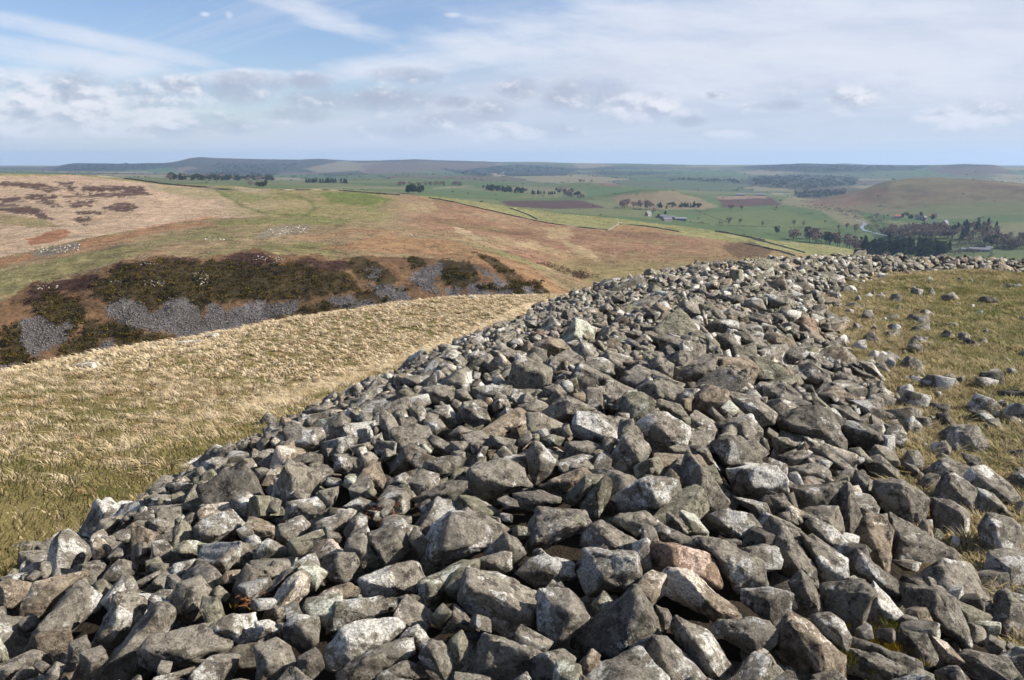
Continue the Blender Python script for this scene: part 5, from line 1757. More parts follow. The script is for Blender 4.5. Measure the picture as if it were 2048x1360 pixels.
def grass_right():
    g = np.random.default_rng(6)
    tuft = [blades(14, g, 0.045, 0.9, 0.009, (-0.35, 0.05), 0.8, 0.07, 1) for _ in range(10)]
    tall = [blades(22, g, 0.14, 0.9, 0.008, (-0.3, 0.0), 0.9, 0.06, 2) for _ in range(8)]
    straw, pale, olive, green, moss = colr(200, 180, 140) * 1.6, colr(220, 200, 166) * 1.6, colr(166, 156, 116) * 1.6, colr(124, 128, 82) * 1.55, colr(150, 120, 40)
    soup = Soup()
    N = 45000
    a = np.radians(g.uniform(8, 46, N))
    r = 2.2 + 17.5 * g.random(N) ** 0.8
    x, y = r * np.sin(a), r * np.cos(a)
    gr, top, m = near_ground(x, y)
    idx, d = ring_query(x, y)
    mix = fbm2(x, y, 0.55, 3, 51)
    mix2 = fbm2(x, y, 2.6, 3, 52)
    edge = d - RING[idx][:, 4]
    turf = [(h[0], h[4]) for h in HERO]
    clear = np.ones(len(x), bool)
    for (c0, rr) in turf:
        clear &= (x - c0[0]) ** 2 + (y - c0[1]) ** 2 > (0.92 * rr) ** 2
    for i in np.nonzero((m < 0.45) & (d > 0.4) & clear)[0]:
        dry = np.clip(1 - edge[i] / 1.5, 0, 1)
        f = g.random() + 0.75 * mix2[i] + 0.5 * mix[i] - 0.25 * dry
        s = g.uniform(0.7, 1.3) * (1 + r[i] / 30)
        if g.random() < 0.03 + 0.24 * dry * (mix2[i] > -0.1):
            V, Fc = tall[g.integers(8)]
            c = (straw + (pale - straw) * g.random())
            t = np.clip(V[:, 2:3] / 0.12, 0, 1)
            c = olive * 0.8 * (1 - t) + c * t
            s = g.uniform(0.6, 1.1)
        else:
            V, Fc = tuft[g.integers(10)]
            c = green if f > 0.58 else olive if f > 0.08 else straw
            c = c * g.uniform(0.75, 1.2)
        b = g.uniform(0, 6.28)
        W = np.stack([V[:, 0] * math.cos(b) - V[:, 1] * math.sin(b), V[:, 0] * math.sin(b) + V[:, 1] * math.cos(b), V[:, 2]], 1) * s
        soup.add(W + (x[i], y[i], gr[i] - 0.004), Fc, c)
    me = soup.mesh('turf_grass', False)
    add_obj('turf_grass', me, M_GRASS, label='short wind bent turf with dry straw tufts inside the stone bank', cat='grass', kind='stuff')
    print('right grass', len(me.polygons))


grass_left()
grass_right()


# dead bracken caught in a hollow of the bank, and moss cushions
def hollow_plants():
    g = np.random.default_rng(8)
    for (u, v, s, lab) in ((772, 1022, 0.085, 'tangle of orange brown dead bracken caught in a hollow of the stone bank'), (505, 1195, 0.05, 'small dry brown bracken wisps between stones near the smooth lozenge stone')):
        hit = bank_hit(u, v)
        c = np.array(px_dir(u, v)) * (hit[0] + 0.03)
        soup = Soup()
        for k in range(34):
            p0 = c + g.normal(0, s * 0.42, 3) * (1, 1, 0.35)
            d = g.normal(0, 1, 3)
            d /= np.linalg.norm(d)
            q = [p0]
            for j in range(4):
                d = d + g.normal(0, 0.45, 3)
                d /= np.linalg.norm(d)
                q.append(q[-1] + d * s * 0.24)
            q = np.array(q)
            w = np.array((0.0, 0.3, 1.0)) * 0.0016
            V = np.concatenate([q - w, q + w])
            Fc = [[j, j + 1, j + 6] for j in range(4)] + [[j, j + 6, j + 5] for j in range(4)]
            soup.add(V, Fc, colr(176, 118, 84) * g.uniform(0.5, 1.1))
        add_obj('dead_bracken', soup.mesh('dead_bracken', False), M_TWIG, label=lab, cat='dead bracken')
    soup = Soup()
    for (u, v, n, c) in ((1748, 1268, 900, (150, 128, 40)), (1800, 1240, 500, (116, 118, 48)), (1700, 1290, 300, (112, 108, 44)), (1855, 920, 300, (124, 126, 56)), (430, 1228, 160, (150, 120, 50))):
        hit = bank_hit(u, v)
        if hit is None:
            continue
        c0 = np.array(px_dir(u, v)) * hit[0]
        for k in range(n // 12):
            V, Fc = blades(12, g, 0.035, 0.7, 0.004, (0, 0), 0.4, 0.02, 1)
            o = g.normal(0, 0.055, 2)
            z = near_ground(np.array([c0[0] + o[0]]), np.array([c0[1] + o[1]]))[1][0]
            soup.add(V + (c0[0] + o[0], c0[1] + o[1], max(z - 0.04, c0[2] - 0.06)), Fc, colr(*c) * g.uniform(0.7, 1.2))
    add_obj('moss', soup.mesh('moss', False), M_GRASS, label='cushions of yellow green moss between the stones at the turf edge', cat='moss', kind='stuff')


hollow_plants()


# ------------------------------------------------------------------ bushes and trees
def leaf_cloud(g, n, size, fn):
    """n little triangles placed by fn(g)->(point, outward); returns verts, faces, shade 0..1"""
    V, sh = [], []
    for k in range(n):
        p, o, q = fn(g)
        a = g.normal(size=3)
        a /= np.linalg.norm(a)
        b = np.cross(a, g.normal(size=3))
        b /= np.linalg.norm(b) + 1e-9
        s = size * g.uniform(0.6, 1.4)
        V += [p + a * s, p - a * s * 0.5 + b * s * 0.8, p - a * s * 0.5 - b * s * 0.8]
        sh += [q] * 3
    return np.array(V), np.arange(3 * n).reshape(-1, 3), np.array(sh)


def bush_proto(g, n=70, size=0.16):
    lobes = [(g.normal(0, 0.45, 2), g.uniform(0.35, 0.75), g.uniform(0.45, 0.9)) for _ in range(5)]
    def fn(g):
        (c, r, h) = lobes[g.integers(5)]
        d = g.normal(size=3)
        d /= np.linalg.norm(d)
        d[2] = abs(d[2])
        k = g.uniform(0.65, 1.05)
        return np.array([c[0] + d[0] * r * k, c[1] + d[1] * r * k, d[2] * h * k]), d, g.random()
    return leaf_cloud(g, n, size, fn)


def conifer_proto(g, n=150):
    def fn(g):
        z = 0.08 + 0.92 * g.random() ** 1.15
        tier = 0.75 + 0.25 * math.cos(z * 40)
        r = (1 - z) ** 0.8 * 0.30 * tier * math.sqrt(g.uniform(0.35, 1))
        a = g.uniform(0, 6.283)
        return np.array([r * math.cos(a), r * math.sin(a), z]), None, g.random()
    V, Fc, sh = leaf_cloud(g, n, 0.085, fn)
    return V, Fc, sh


def broad_proto(g, n=220, evergreen=False):
    lobes = []
    for k in range(9):
        a, rr = g.uniform(0, 6.28), g.uniform(0.05, 0.30)
        lobes.append((np.array([rr * math.cos(a), rr * math.sin(a), g.uniform(0.42, 0.82)]), g.uniform(0.12, 0.21)))
    def fn(g):
        c, r = lobes[g.integers(9)]
        d = g.normal(size=3)
        d /= np.linalg.norm(d)
        return c + d * r * g.uniform(0.55, 1.05), d, g.random()
    return leaf_cloud(g, n, 0.075 if evergreen else 0.052, fn)


def tube(p, q, r0, r1, n=5):
    p, q = np.asarray(p, float), np.asarray(q, float)
    d = q - p
    d /= np.linalg.norm(d)
    a = np.cross(d, (0.3, 0.9, 0.2))
    a /= np.linalg.norm(a)
    b = np.cross(d, a)
    t = np.arange(n) * 2 * math.pi / n
    ring = np.cos(t)[:, None] * a + np.sin(t)[:, None] * b
    V = np.concatenate([p + ring * r0, q + ring * r1])
    i = np.arange(n)
    j = (i + 1) % n
    return V, np.concatenate([np.stack([i, j, j + n], 1), np.stack([i, j + n, i + n], 1)])


def trunk_mesh(g, kind, name):
    s = Soup()
    if kind == 'conifer':
        s.add(*tube((0, 0, -0.03), (0, 0, 0.85), 0.016, 0.005))
    else:
        s.add(*tube((0, 0, -0.03), (0.01, 0, 0.40), 0.028, 0.018))
        for k in range(7):
            a = g.uniform(0, 6.28)
            z0 = g.uniform(0.22, 0.42)
            e = (0.26 * math.cos(a) * g.uniform(.6, 1), 0.26 * math.sin(a) * g.uniform(.6, 1), g.uniform(0.55, 0.85))
            s.add(*tube((0, 0, z0), e, 0.012, 0.003, 4))
    return s.mesh(name)


tg = np.random.default_rng(91)
PINE, OAK, HOLM = [], [], []
for k in range(4):
    V, Fc, sh = conifer_proto(tg)
    me = new_mesh('conifer_crown', V, Fc, False)
    set_col(me, colr(62, 74, 48)[None, :] * (0.65 + 0.8 * sh[:, None]))
    me.materials.append(M_LEAF)
    tm = trunk_mesh(tg, 'conifer', 'conifer_trunk')
    tm.materials.append(M_BARK)
    PINE.append((me, tm, (V, Fc, sh)))
    V, Fc, sh = broad_proto(tg)
    me = new_mesh('bare_crown', V, Fc, False)
    set_col(me, colr(150, 128, 114)[None, :] * (0.55 + 0.8 * sh[:, None]))
    me.materials.append(M_TWIG)
    tm = trunk_mesh(tg, 'broad', 'bare_trunk')
    tm.materials.append(M_BARK)
    OAK.append((me, tm, (V, Fc, sh)))
    V, Fc, sh = broad_proto(tg, 220, True)
    me = new_mesh('evergreen_crown', V, Fc, False)
    set_col(me, colr(72, 82, 52)[None, :] * (0.6 + 0.8 * sh[:, None]))
    me.materials.append(M_LEAF)
    HOLM.append((me, tm, (V, Fc, sh)))


def plant_tree(p, h, kind, label, group, parts=True, wide=1.0):
    pr = {'c': PINE, 'b': OAK, 'e': HOLM}[kind][tg.integers(4)]
    name = {'c': 'conifer_tree', 'b': 'bare_tree', 'e': 'evergreen_tree'}[kind]
    if parts or kind == 'b':
        o = bpy.data.objects.new(name, None)
        COL.objects.link(o)
        for nm, me in (('crown', pr[0]), ('trunk', pr[1])):
            c = bpy.data.objects.new(nm, me)
            COL.objects.link(c)
            c.parent = o
    else:
        o = bpy.data.objects.new(name, pr[0])
        COL.objects.link(o)
    o.location = p
    o.rotation_euler = (0, 0, tg.uniform(0, 6.28))
    w = h * wide * tg.uniform(0.9, 1.15)
    o.scale = (w, w, h)
    tag(o, label, 'tree', group)
    return o


def poly_points(pts, n, g):
    pts = np.array(pts, float)
    lo, hi = pts.min(0), pts.max(0)
    out = []
    while len(out) < n:
        q = g.uniform(lo, hi, (n * 3, 2))
        q = q[in_poly(q[:, 0], q[:, 1], [tuple(p) for p in pts])]
        out += [tuple(p) for p in q]
    return out[:n]


def wood(pts, n, kinds, h, rng_, label, group, parts=False, wide=1.0):
    c = 0
    for (u, v) in poly_points(pts, n, tg):
        p = land_at(u, v, *rng_)
        if p is None:
            continue
        k = kinds[tg.integers(len(kinds))]
        lb = label if isinstance(label, str) else label[k]
        plant_tree(p, h * tg.uniform(0.72, 1.15), k, lb, group, parts, wide)
        c += 1
    return c


VR = (1190, 4200)
wood([(1580, 478), (1610, 474), (1660, 484), (1720, 502), (1745, 515), (1700, 505), (1640, 492), (1590, 486)], 26, 'bbbe', 24, VR, {'b': 'bare brown tree in the row along the near river bank', 'e': 'dark ivy green tree in the row along the near river bank'}, 'trees along the near river bank', True)
wood([(1715, 492), (1760, 494), (1830, 500), (1900, 506), (1900, 514), (1830, 518), (1740, 518), (1722, 510)], 84, 'cccce', 22, VR, {'c': 'dark conifer in the wood by the river bend', 'e': 'round dark evergreen in the wood by the river bend'}, 'trees of the conifer wood by the river', True, 1.15)
wood([(1760, 470), (1790, 462), (1850, 458), (1905, 462), (1908, 478), (1850, 480), (1780, 480)], 110, 'b', 18, VR, 'bare grey brown tree in the even plantation across the river', 'trees of the bare plantation across the river', False, 1.1)
wood([(1905, 462), (1950, 455), (1995, 460), (2000, 490), (1950, 500), (1915, 500)], 42, 'bbbce', 20, VR, {'b': 'bare tree in the mixed wood past the plantation', 'c': 'tall conifer in the mixed wood past the plantation', 'e': 'dark evergreen in the mixed wood past the plantation'}, 'trees of the mixed wood', True, 1.0)
wood([(1985, 482), (2060, 480), (2070, 500), (1990, 500)], 22, 'b', 20, VR, 'bare purple brown tree at the far end of the mixed wood', 'bare trees beyond the mixed wood', False, 1.0)
wood([(1840, 505), (1960, 506), (1960, 510), (1840, 510)], 16, 'b', 9, VR, 'low bare hedge tree beside the long green field', 'low hedge trees by the green field')
wood([(1795, 432), (1870, 436), (1895, 446), (1860, 448), (1800, 440)], 14, 'be', 14, VR, {'b': 'bare tree among the riverside cottages', 'e': 'dark bushy tree among the riverside cottages'}, 'trees among the cottages')
wood([(1232, 414), (1300, 416), (1300, 420), (1232, 418)], 16, 'b', 22, VR, 'bare tree in the row behind the farm', 'bare trees behind the farm')
wood([(1300, 414), (1400, 412), (1412, 416), (1300, 419)], 26, 'ec', 12, VR, {'e': 'low dark tree in the shelter belt under the small round hill', 'c': 'small conifer in the shelter belt under the small round hill'}, 'shelter belt under the small hill', False, 1.3)
wood([(1272, 362), (1300, 360), (1338, 369), (1272, 370)], 70, 'c', 29, (2350, 3300), 'conifer in the square plantation behind the small round hill', 'conifers of the square plantation', False, 1.1)
wood([(966, 376), (1056, 386), (1056, 389), (966, 380)], 46, 'ce', 15, VR, {'c': 'conifer in the straight shelter belt across the green fields', 'e': 'dark tree in the straight shelter belt across the green fields'}, 'straight shelter belt', False, 1.3)
wood([(1060, 386), (1110, 388), (1110, 390), (1060, 389)], 16, 'c', 11, VR, 'small conifer in the gap between shelter belt and brown copse', 'small conifers by the brown copse', False, 1.4)
wood([(1110, 382), (1135, 384), (1170, 398), (1140, 400), (1118, 392)], 34, 'bbe', 17, VR, {'b': 'bare brown tree in the copse beside the ploughed field', 'e': 'dark tree in the copse beside the ploughed field'}, 'copse beside the ploughed field')
wood([(812, 387), (846, 385), (846, 390), (814, 391)], 18, 'e', 20, (1300, 2300), 'dark evergreen in the round clump just behind the moor edge', 'evergreens of the round clump', False, 1.2)
wood([(792, 371), (925, 369), (925, 373), (792, 374)], 36, 'b', 14, VR, 'bare tree in the low brown strip wood on the plain', 'low brown strip wood', False, 1.3)
wood([(335, 358), (545, 359), (545, 362), (335, 361)], 124, 'cbee', 17, (1300, 4200), {'c': 'conifer in the long dark wood behind the moor', 'b': 'bare tree in the long dark wood behind the moor', 'e': 'dark bushy tree in the long dark wood behind the moor'}, 'long dark wood behind the moor', False, 1.6)
wood([(612, 364), (700, 365), (700, 367), (612, 366)], 34, 'c', 14, (1300, 4200), 'conifer in the thin dark belt on the plain', 'thin dark belt on the plain', False, 1.4)
wood([(1060, 361), (1190, 362), (1190, 366), (1060, 365)], 34, 'b', 17, (2300, 4200), 'bare tree in the brown wood on the low rise', 'brown wood on the low rise', False, 1.2)
wood([(500, 372), (535, 374), (535, 378), (500, 378)], 7, 'be', 12, (1000, 2600), {'b': 'bare tree in the little dip behind the moor', 'e': 'dark bush like tree in the little dip behind the moor'}, 'trees in the dip behind the moor')
LONE = [(1462, 421, 'b', 17, 'left one of two bare trees standing alone on the green pasture'), (1483, 421, 'b', 15, 'right one of two bare trees standing alone on the green pasture'), (1458, 450, 'b', 18, 'bare tree at the end of the hedge near the farm'), (1480, 448, 'b', 13, 'thin bare tree next along the hedge from the farm'),
        (1525, 452, 'b', 12, 'small bare tree in the middle of the pasture hedge'), (1588, 453, 'b', 16, 'larger of two bare trees near the river end of the pasture hedge'), (1607, 453, 'b', 13, 'smaller of two bare trees near the river end of the pasture hedge'), (1552, 470, 'e', 17, 'dark ivy covered tree alone below the pasture hedge'),
        (1693, 459, 'b', 16, 'bare tree at the river corner of the pasture'), (1710, 466, 'b', 20, 'big pale bare tree beside the river bend'), (1677, 459, 'b', 11, 'low bare bush like tree by the river corner'), (1772, 528, 'b', 20, 'purple brown rounded tree at the foot of the conifer wood'), (1316, 436, 'e', 9, 'small dark tree in front of the farm sheds'),
        (1306, 428, 'b', 15, 'bare tree left of the farm sheds'), (2020, 478, 'b', 14, 'bare tree standing alone on the pale field past the mixed wood'), (1955, 462, 'c', 25, 'tallest conifer spire above the mixed wood'), (1975, 460, 'c', 24, 'second conifer spire above the mixed wood'), (1330, 432, 'e', 11, 'dark tree rising behind the farm roofs')]
for (u, v, k, h, lb) in LONE:
    p = land_at(u, v, *VR)
    if p is not None:
        plant_tree(p, h, k, lb, None, True, 1.1)


def scrub_mass(name, polys, n, h, rng_, cols, label, cat, proto_n=26, size=0.16, wob=None, skip=()):
    g = np.random.default_rng(len(name) + n)
    protos = [bush_proto(g, proto_n, size) for _ in range(8)]
    soup = Soup()
    tot = [abs(sum(p[i][0] * p[(i + 1) % len(p)][1] - p[(i + 1) % len(p)][0] * p[i][1] for i in range(len(p)))) for p in polys]
    S = sum(tot)
    for p, a in zip(polys, tot):
        for (u, v) in poly_points(p, max(3, int(n * a / S)), g):
            if wob:
                u, v = u + g.normal(0, wob), v + g.normal(0, wob * 0.5)
            if any(in_poly(np.array([u]), np.array([v]), q)[0] for q in skip):
                continue
            q = land_at(u, v, *rng_)
            if q is None:
                continue
            V, Fc, sh = protos[g.integers(8)]
            s = h * g.uniform(0.55, 1.25)
            b = g.uniform(0, 6.28)
            W = np.stack([V[:, 0] * math.cos(b) - V[:, 1] * math.sin(b), V[:, 0] * math.sin(b) + V[:, 1] * math.cos(b), V[:, 2] * 0.9], 1) * s
            c = cols[g.integers(len(cols))]
            soup.add(W + q, Fc, colr(*c)[None, :] * (0.6 + 0.8 * sh[:, None]))
    add_obj(name, soup.mesh(name, False), M_LEAF, label=label, cat=cat, kind='stuff')


SR = (228, 330)
gcol = [(92, 84, 48), (78, 74, 42), (104, 90, 50), (72, 64, 42), (124, 104, 44)]
scrub_mass('gorse', GORSE[:7], 1500, 1.25, SR, gcol, 'dense dark gorse scrub massed across the scree slope opposite', 'gorse', 30, 0.19, 7, SCREE)
scrub_mass('heather', HEATH_DARK, 420, 0.8, SR, [(92, 66, 58), (80, 58, 50), (100, 74, 62)], 'dark purple brown heather along the top of the gorse slope', 'heather', 18, 0.2, 5)
scrub_mass('bracken', [GORSE_BELT], 420, 0.7, SR, [(140, 104, 74), (120, 92, 62), (96, 76, 48)], 'brown dead bracken between the gorse and the scree', 'bracken', 14, 0.2, 3, SCREE)
scrub_mass('birch_scrub', [[(1055, 528), (1100, 530), (1150, 545), (1195, 552), (1170, 560), (1120, 553), (1070, 540)]], 150, 3.0, (400, 620), [(118, 88, 82), (104, 76, 70), (130, 100, 88)], 'thin purple brown birch scrub in the gully below the rust coloured slope', 'scrub', 26, 0.10, 4)
scrub_mass('riverside_scrub', [[(1600, 398), (1640, 405), (1690, 418), (1770, 432), (1800, 440), (1740, 446), (1690, 432), (1620, 415)], [(1735, 445), (1790, 446), (1800, 456), (1760, 462), (1730, 458)], [(1900, 478), (1980, 480), (2070, 486), (2070, 500), (1980, 500), (1900, 496)], [(1900, 447), (1990, 452), (1985, 460), (1900, 458)]], 520, 6.5, VR, [(92, 80, 66), (80, 76, 54), (104, 90, 76)], 'brown scrub and bare thicket lining the river', 'scrub', 26, 0.12, 3)
scrub_mass('far_woodland', [[(1500, 355), (1620, 351), (1720, 356), (1710, 370), (1600, 378), (1520, 372)], [(1585, 384), (1690, 380), (1700, 390), (1600, 396)], [(1490, 335), (1560, 330), (1700, 331), (1840, 335), (1640, 344)], [(930, 340), (1000, 332), (1100, 333), (1140, 340), (1000, 350)], [(130, 330), (340, 328), (300, 336), (140, 340)], [(430, 328), (600, 328), (560, 344), (430, 346)], [(885, 338), (950, 344), (985, 352), (930, 348)], [(1330, 356), (1480, 362), (1480, 367), (1340, 360)], [(420, 343), (560, 346), (540, 352), (420, 352)]],
           900, 17, (3300, 9800), [(64, 74, 52), (72, 78, 56), (80, 76, 60)], 'far off dark woods on the low hills', 'woodland', 16, 0.3, 1)


def hedgerow_trees():
    g = np.random.default_rng(61)
    protos = [bush_proto(g, 14, 0.30) for _ in range(8)]
    soup = Soup()
    n = 42000
    a = np.radians(g.uniform(-36, 37, n))
    r = 1350 + 6200 * g.random(n) ** 1.3
    x, y = r * np.sin(a), r * np.cos(a)
    nf = fbm2(x, y, 1 / 420, 4, 23)
    _, e1 = voro(x + 60 * nf, y, 330.0, 3)
    _, e2 = voro(x + 200 * nf, y, 620.0, 5)
    ok = np.where(r < 3900, (e1 < 0.022) & (g.random(n) < 0.32), e2 < 0.03)
    for i in np.nonzero(ok)[0]:
        z = height_at(x[i], y[i])
        V, Fc, sh = protos[g.integers(8)]
        s = g.uniform(1.6, 5.0) * (1.0 if r[i] < 3900 else 1.7)
        soup.add(V * (s, s, s * 1.1) + (x[i], y[i], z - 0.3), Fc, colr(*((80, 80, 54), (96, 86, 68), (70, 78, 50))[g.integers(3)])[None, :] * (0.6 + 0.8 * sh[:, None]))
    add_obj('hedgerow_trees', soup.mesh('hedgerow_trees', False), M_LEAF, label='scattered small hedgerow trees and bushes dotting the far fields', cat='hedgerow', kind='stuff')


hedgerow_trees()


def gorse_bushes():
    """the bushes that stand apart on the bracken slope"""
    g = np.random.default_rng(17)
    protos = []
    for k in range(5):
        V, Fc, sh = bush_proto(g, 90, 0.15)
        me = new_mesh('gorse_bush', V, Fc, False)
        c = np.array([colr(*gcol[g.integers(5)]) for _ in range(len(V) // 3)]).repeat(3, 0)
        set_col(me, c * (0.6 + 0.8 * sh[:, None]))
        me.materials.append(M_LEAF)
        protos.append(me)
    order = ('first', 'second', 'third', 'fourth', 'fifth', 'sixth', 'seventh', 'eighth', 'ninth', 'tenth')
    for ip, p in enumerate(sorted(GORSE[7:], key=lambda p: sum(q[0] for q in p) / len(p))):
        n = 9
        for (u, v) in poly_points(p, n, g):
            q = land_at(u + g.normal(0, 4), v + g.normal(0, 2), *SR)
            if q is None:
                continue
            o = bpy.data.objects.new('gorse_bush', protos[g.integers(5)])
            COL.objects.link(o)
            o.location = q
            o.rotation_euler = (0, 0, g.uniform(0, 6.28))
            s = 1.5 * g.uniform(0.6, 1.35)
            o.scale = (s * 1.15, s * 1.15, s)
            tag(o, f'dark gorse bush in the {order[ip]} loose clump from the left among bracken and scree', 'bush', 'gorse bushes scattered on the bracken slope')


gorse_bushes()


def moor_tussocks():
    """grass and heather tumps that give the opposite hill its grain"""
    g = np.random.default_rng(71)
    n = 26000
    a = np.radians(g.uniform(-37, 30, n))
    r = 300 + 720 * g.random(n) ** 1.15
    x, y = r * np.sin(a), r * np.cos(a)
    z = np.array([height_at(p, q) for p, q in zip(x, y)])
    u, v, f = project(np.stack([x, y, z], 1))
    C = paint(u, v, r, x, y)
    nn = fbm2(x, y, 1 / 30, 3, 72)
    keep = g.random(n) < 0.62 + 0.8 * nn
    x, y, z, C, r = x[keep], y[keep], z[keep], C[keep], r[keep]
    m = len(x)
    s = g.uniform(0.30, 0.85, m) * (0.6 + r / 900)
    h = s * g.uniform(0.35, 0.8, m)
    b = g.uniform(0, 6.28, m)
    P = [np.stack([x + s * np.cos(b + k * 2.094), y + s * np.sin(b + k * 2.094), z - 0.15], 1) for k in range(3)]
    P.append(np.stack([x + g.normal(0, 0.15, m), y + g.normal(0, 0.15, m), z + h], 1))
    V = np.stack(P, 1).reshape(-1, 3)
    i = np.arange(m) * 4
    Fc = np.concatenate([np.stack([i, i + 1, i + 3], 1), np.stack([i + 1, i + 2, i + 3], 1), np.stack([i + 2, i, i + 3], 1)])
    me = new_mesh('moor_tussocks', V, Fc)
    set_col(me, np.repeat(np.clip(C * g.uniform(0.45, 1.35, m)[:, None], 0, 1), 4, 0))
    add_obj('moor_tussocks', me, M_TWIG, label='tufts of rough grass and heather speckling the opposite hill', cat='moor grass', kind='stuff')


moor_tussocks()

# crags and loose stones on the opposite hill
CRAG_P = filler_protos(-1, 8, 9)


def scree_stones():
    g = np.random.default_rng(44)
    soup = Soup()
    P_ = [np.array(p) for p in SCREE]
    area = [abs(sum(p[i][0] * p[(i + 1) % len(p)][1] - p[(i + 1) % len(p)][0] * p[i][1] for i in range(len(p)))) for p in SCREE]
    for p, a in zip(SCREE, area):
        for (u, v) in poly_points(p, max(25, int(4600 * a / sum(area))), g):
            q = land_at(u + g.normal(0, 7), v + g.normal(0, 4), *SR)
            if q is None:
                continue
            s = 0.10 + 0.20 * g.random() ** 2
            pk = g.integers(8)
            soup.add((CRAG_P[0][pk] * (s * 1.2, s, s * 0.8)) @ rot_rand(g).T + q + (0, 0, 0.1), CRAG_P[1][pk], (*(np.array((0.56, 0.55, 0.58)) * g.uniform(0.65, 1.25)), 0.0))
    add_obj('scree', soup.mesh('scree', False), M_RUBBLE, label='loose grey scree stones spilling down between the gorse', cat='scree', kind='stuff')


scree_stones()
def crag(u, v, w, h, n, rng_, label):
    g = np.random.default_rng(int(u * 3 + v))
    protos, Fs = CRAG_P
    soup = Soup()
    for i in range(n):
        q = land_at(u + g.uniform(-w, w), v + g.uniform(-h, h), *rng_)
        if q is None:
            continue
        r = np.hypot(q[0], q[1])
        s = g.uniform(0.5, 1.5) * 1.6 / F * r
        pk = g.integers(8)
        soup.add((protos[pk] * (s * 1.3, s, s * 0.8)) @ rot_rand(g).T + q - (0, 0, 0.3 * s), Fs[pk], (*(np.array((1.25, 1.22, 1.2)) * g.uniform(0.7, 1.15)), 0.35))
    if soup.n:
        add_obj('rock_outcrop', soup.mesh('rock_outcrop'), M_RUBBLE, label=label, cat='outcrop', kind='stuff')


crag(308, 567, 20, 6, 34, SR, 'pale craggy outcrop in the middle of the gorse')
crag(400, 556, 16, 14, 34, SR, 'stepped pale outcrop right of the middle crag among the gorse')
crag(235, 562, 14, 3, 14, SR, 'short line of pale rock left of the middle crag among the gorse')
crag(300, 528, 20, 2.5, 12, SR, 'low pale rocks along the top edge of the gorse')
crag(95, 575, 22, 4, 14, SR, 'scattered pale rocks in the dark heather at the near end of the slope')
crag(540, 518, 34, 7, 26, (228, 345), 'scattered grey rocks in heather above the gorse')
crag(575, 460, 42, 8, 60, (330, 500), 'field of small grey stones on top of the rounded knoll')
crag(428, 478, 20, 4, 18, (330, 500), 'patch of grey stones on the tan bench left of the knoll')
crag(118, 497, 44, 8, 46, (330, 470), 'grey boulder field on the flank above the orange gully')
crag(825, 470, 9, 3, 8, (300, 480), 'single pale rock rib on the tan shoulder of the hill')


def slope_rocks():
    g = np.random.default_rng(23)
    protos, Fs = filler_protos(2, 4, 12)
    for (u, v, w, lb) in ((170, 738, 52, 'long low boulder showing at the brow of the grass slope, dark hole at its end'), (380, 690, 44, 'grey boulder on the brow of the grass slope above the green strip'), (424, 676, 30, 'small rock right of the grey boulder on the grassy brow'), (805, 612, 18, 'little pale rock on the brow against the gorse slope'), (945, 597, 20, 'flat pale rock at the brow near the stone bank')):
        d = np.array(px_dir(u, v))
        t = np.arange(8, 70, 0.1)
        P = d * t[:, None]
        gr, _, _ = near_ground(P[:, 0], P[:, 1])
        k = np.nonzero(P[:, 2] < gr)[0]
        if len(k) == 0:
            continue
        q = P[k[0]]
        s = 0.5 * w / F * t[k[0]]
        pk = g.integers(4)
        me = new_mesh('boulder', protos[pk] * (s * 1.2, s * 0.9, s * 0.5), Fs[pk])
        me.materials.append(M_ROCK)
        o = add_obj('boulder', me, label=lb, cat='boulder')
        o.location = (q[0], q[1], q[2] + 0.05)
        o.color = (1.1, 1.08, 1.02, 0.5)


slope_rocks()


# ------------------------------------------------------------------ field walls, river, farms, sheep
M_WALL = mat_plain('drystone', (0.185, 0.168, 0.128), 0.95, 0.45, 0.6)
M_WALL_SUN = mat_plain('drystone_sunlit', (0.17, 0.155, 0.12), 0.95, 0.3, 0.6)  # second drystone colour, toned for the sunlit look of one wall


def field_wall(pts, rng_, h, label, mat=None):
    g = np.random.default_rng(len(pts) * 7 + int(pts[0][0]))
    P = []
    for (a, b) in zip(pts[:-1], pts[1:]):
        n = max(2, int(math.hypot(b[0] - a[0], b[1] - a[1]) / 5))
        for k in range(n):
            P.append((a[0] + (b[0] - a[0]) * k / n, a[1] + (b[1] - a[1]) * k / n))
    P.append(pts[-1])
    Q = [land_at(u, v, *rng_) for (u, v) in P]
    Q = [q for q in Q if q is not None]
    if len(Q) < 2:
        return
    # smooth the ranges so that the wall runs as a wall does
    Q = np.array(Q)
    for _ in range(4):
        Q[1:-1, :2] = 0.25 * Q[:-2, :2] + 0.5 * Q[1:-1, :2] + 0.25 * Q[2:, :2]
    Q[:, 2] = [height_at(x, y) for x, y, z in Q]
    V, Fc = [], []
    n = len(Q)
    for i in range(n):
        d = Q[min(i + 1, n - 1)] - Q[max(i - 1, 0)]
        d /= np.linalg.norm(d[:2]) + 1e-9
        s = np.array((-d[1], d[0], 0))
        hh = h * g.uniform(0.8, 1.15)
        V += [Q[i] - s * 0.45 - (0, 0, 0.6), Q[i] - s * 0.25 + (0, 0, hh), Q[i] + s * 0.25 + (0, 0, hh), Q[i] + s * 0.45 - (0, 0, 0.6)]
        if i:
            b, a = 4 * i, 4 * i - 4
            Fc += [(a, b, b + 1, a + 1), (a + 1, b + 1, b + 2, a + 2), (a + 2, b + 2, b + 3, a + 3)]
    Fc += [(0, 1, 2, 3), (4 * n - 1, 4 * n - 2, 4 * n - 3, 4 * n - 4)]
    add_obj('field_wall', new_mesh('field_wall', np.array(V), np.array(Fc), False), mat or M_WALL, label=label, cat='wall')


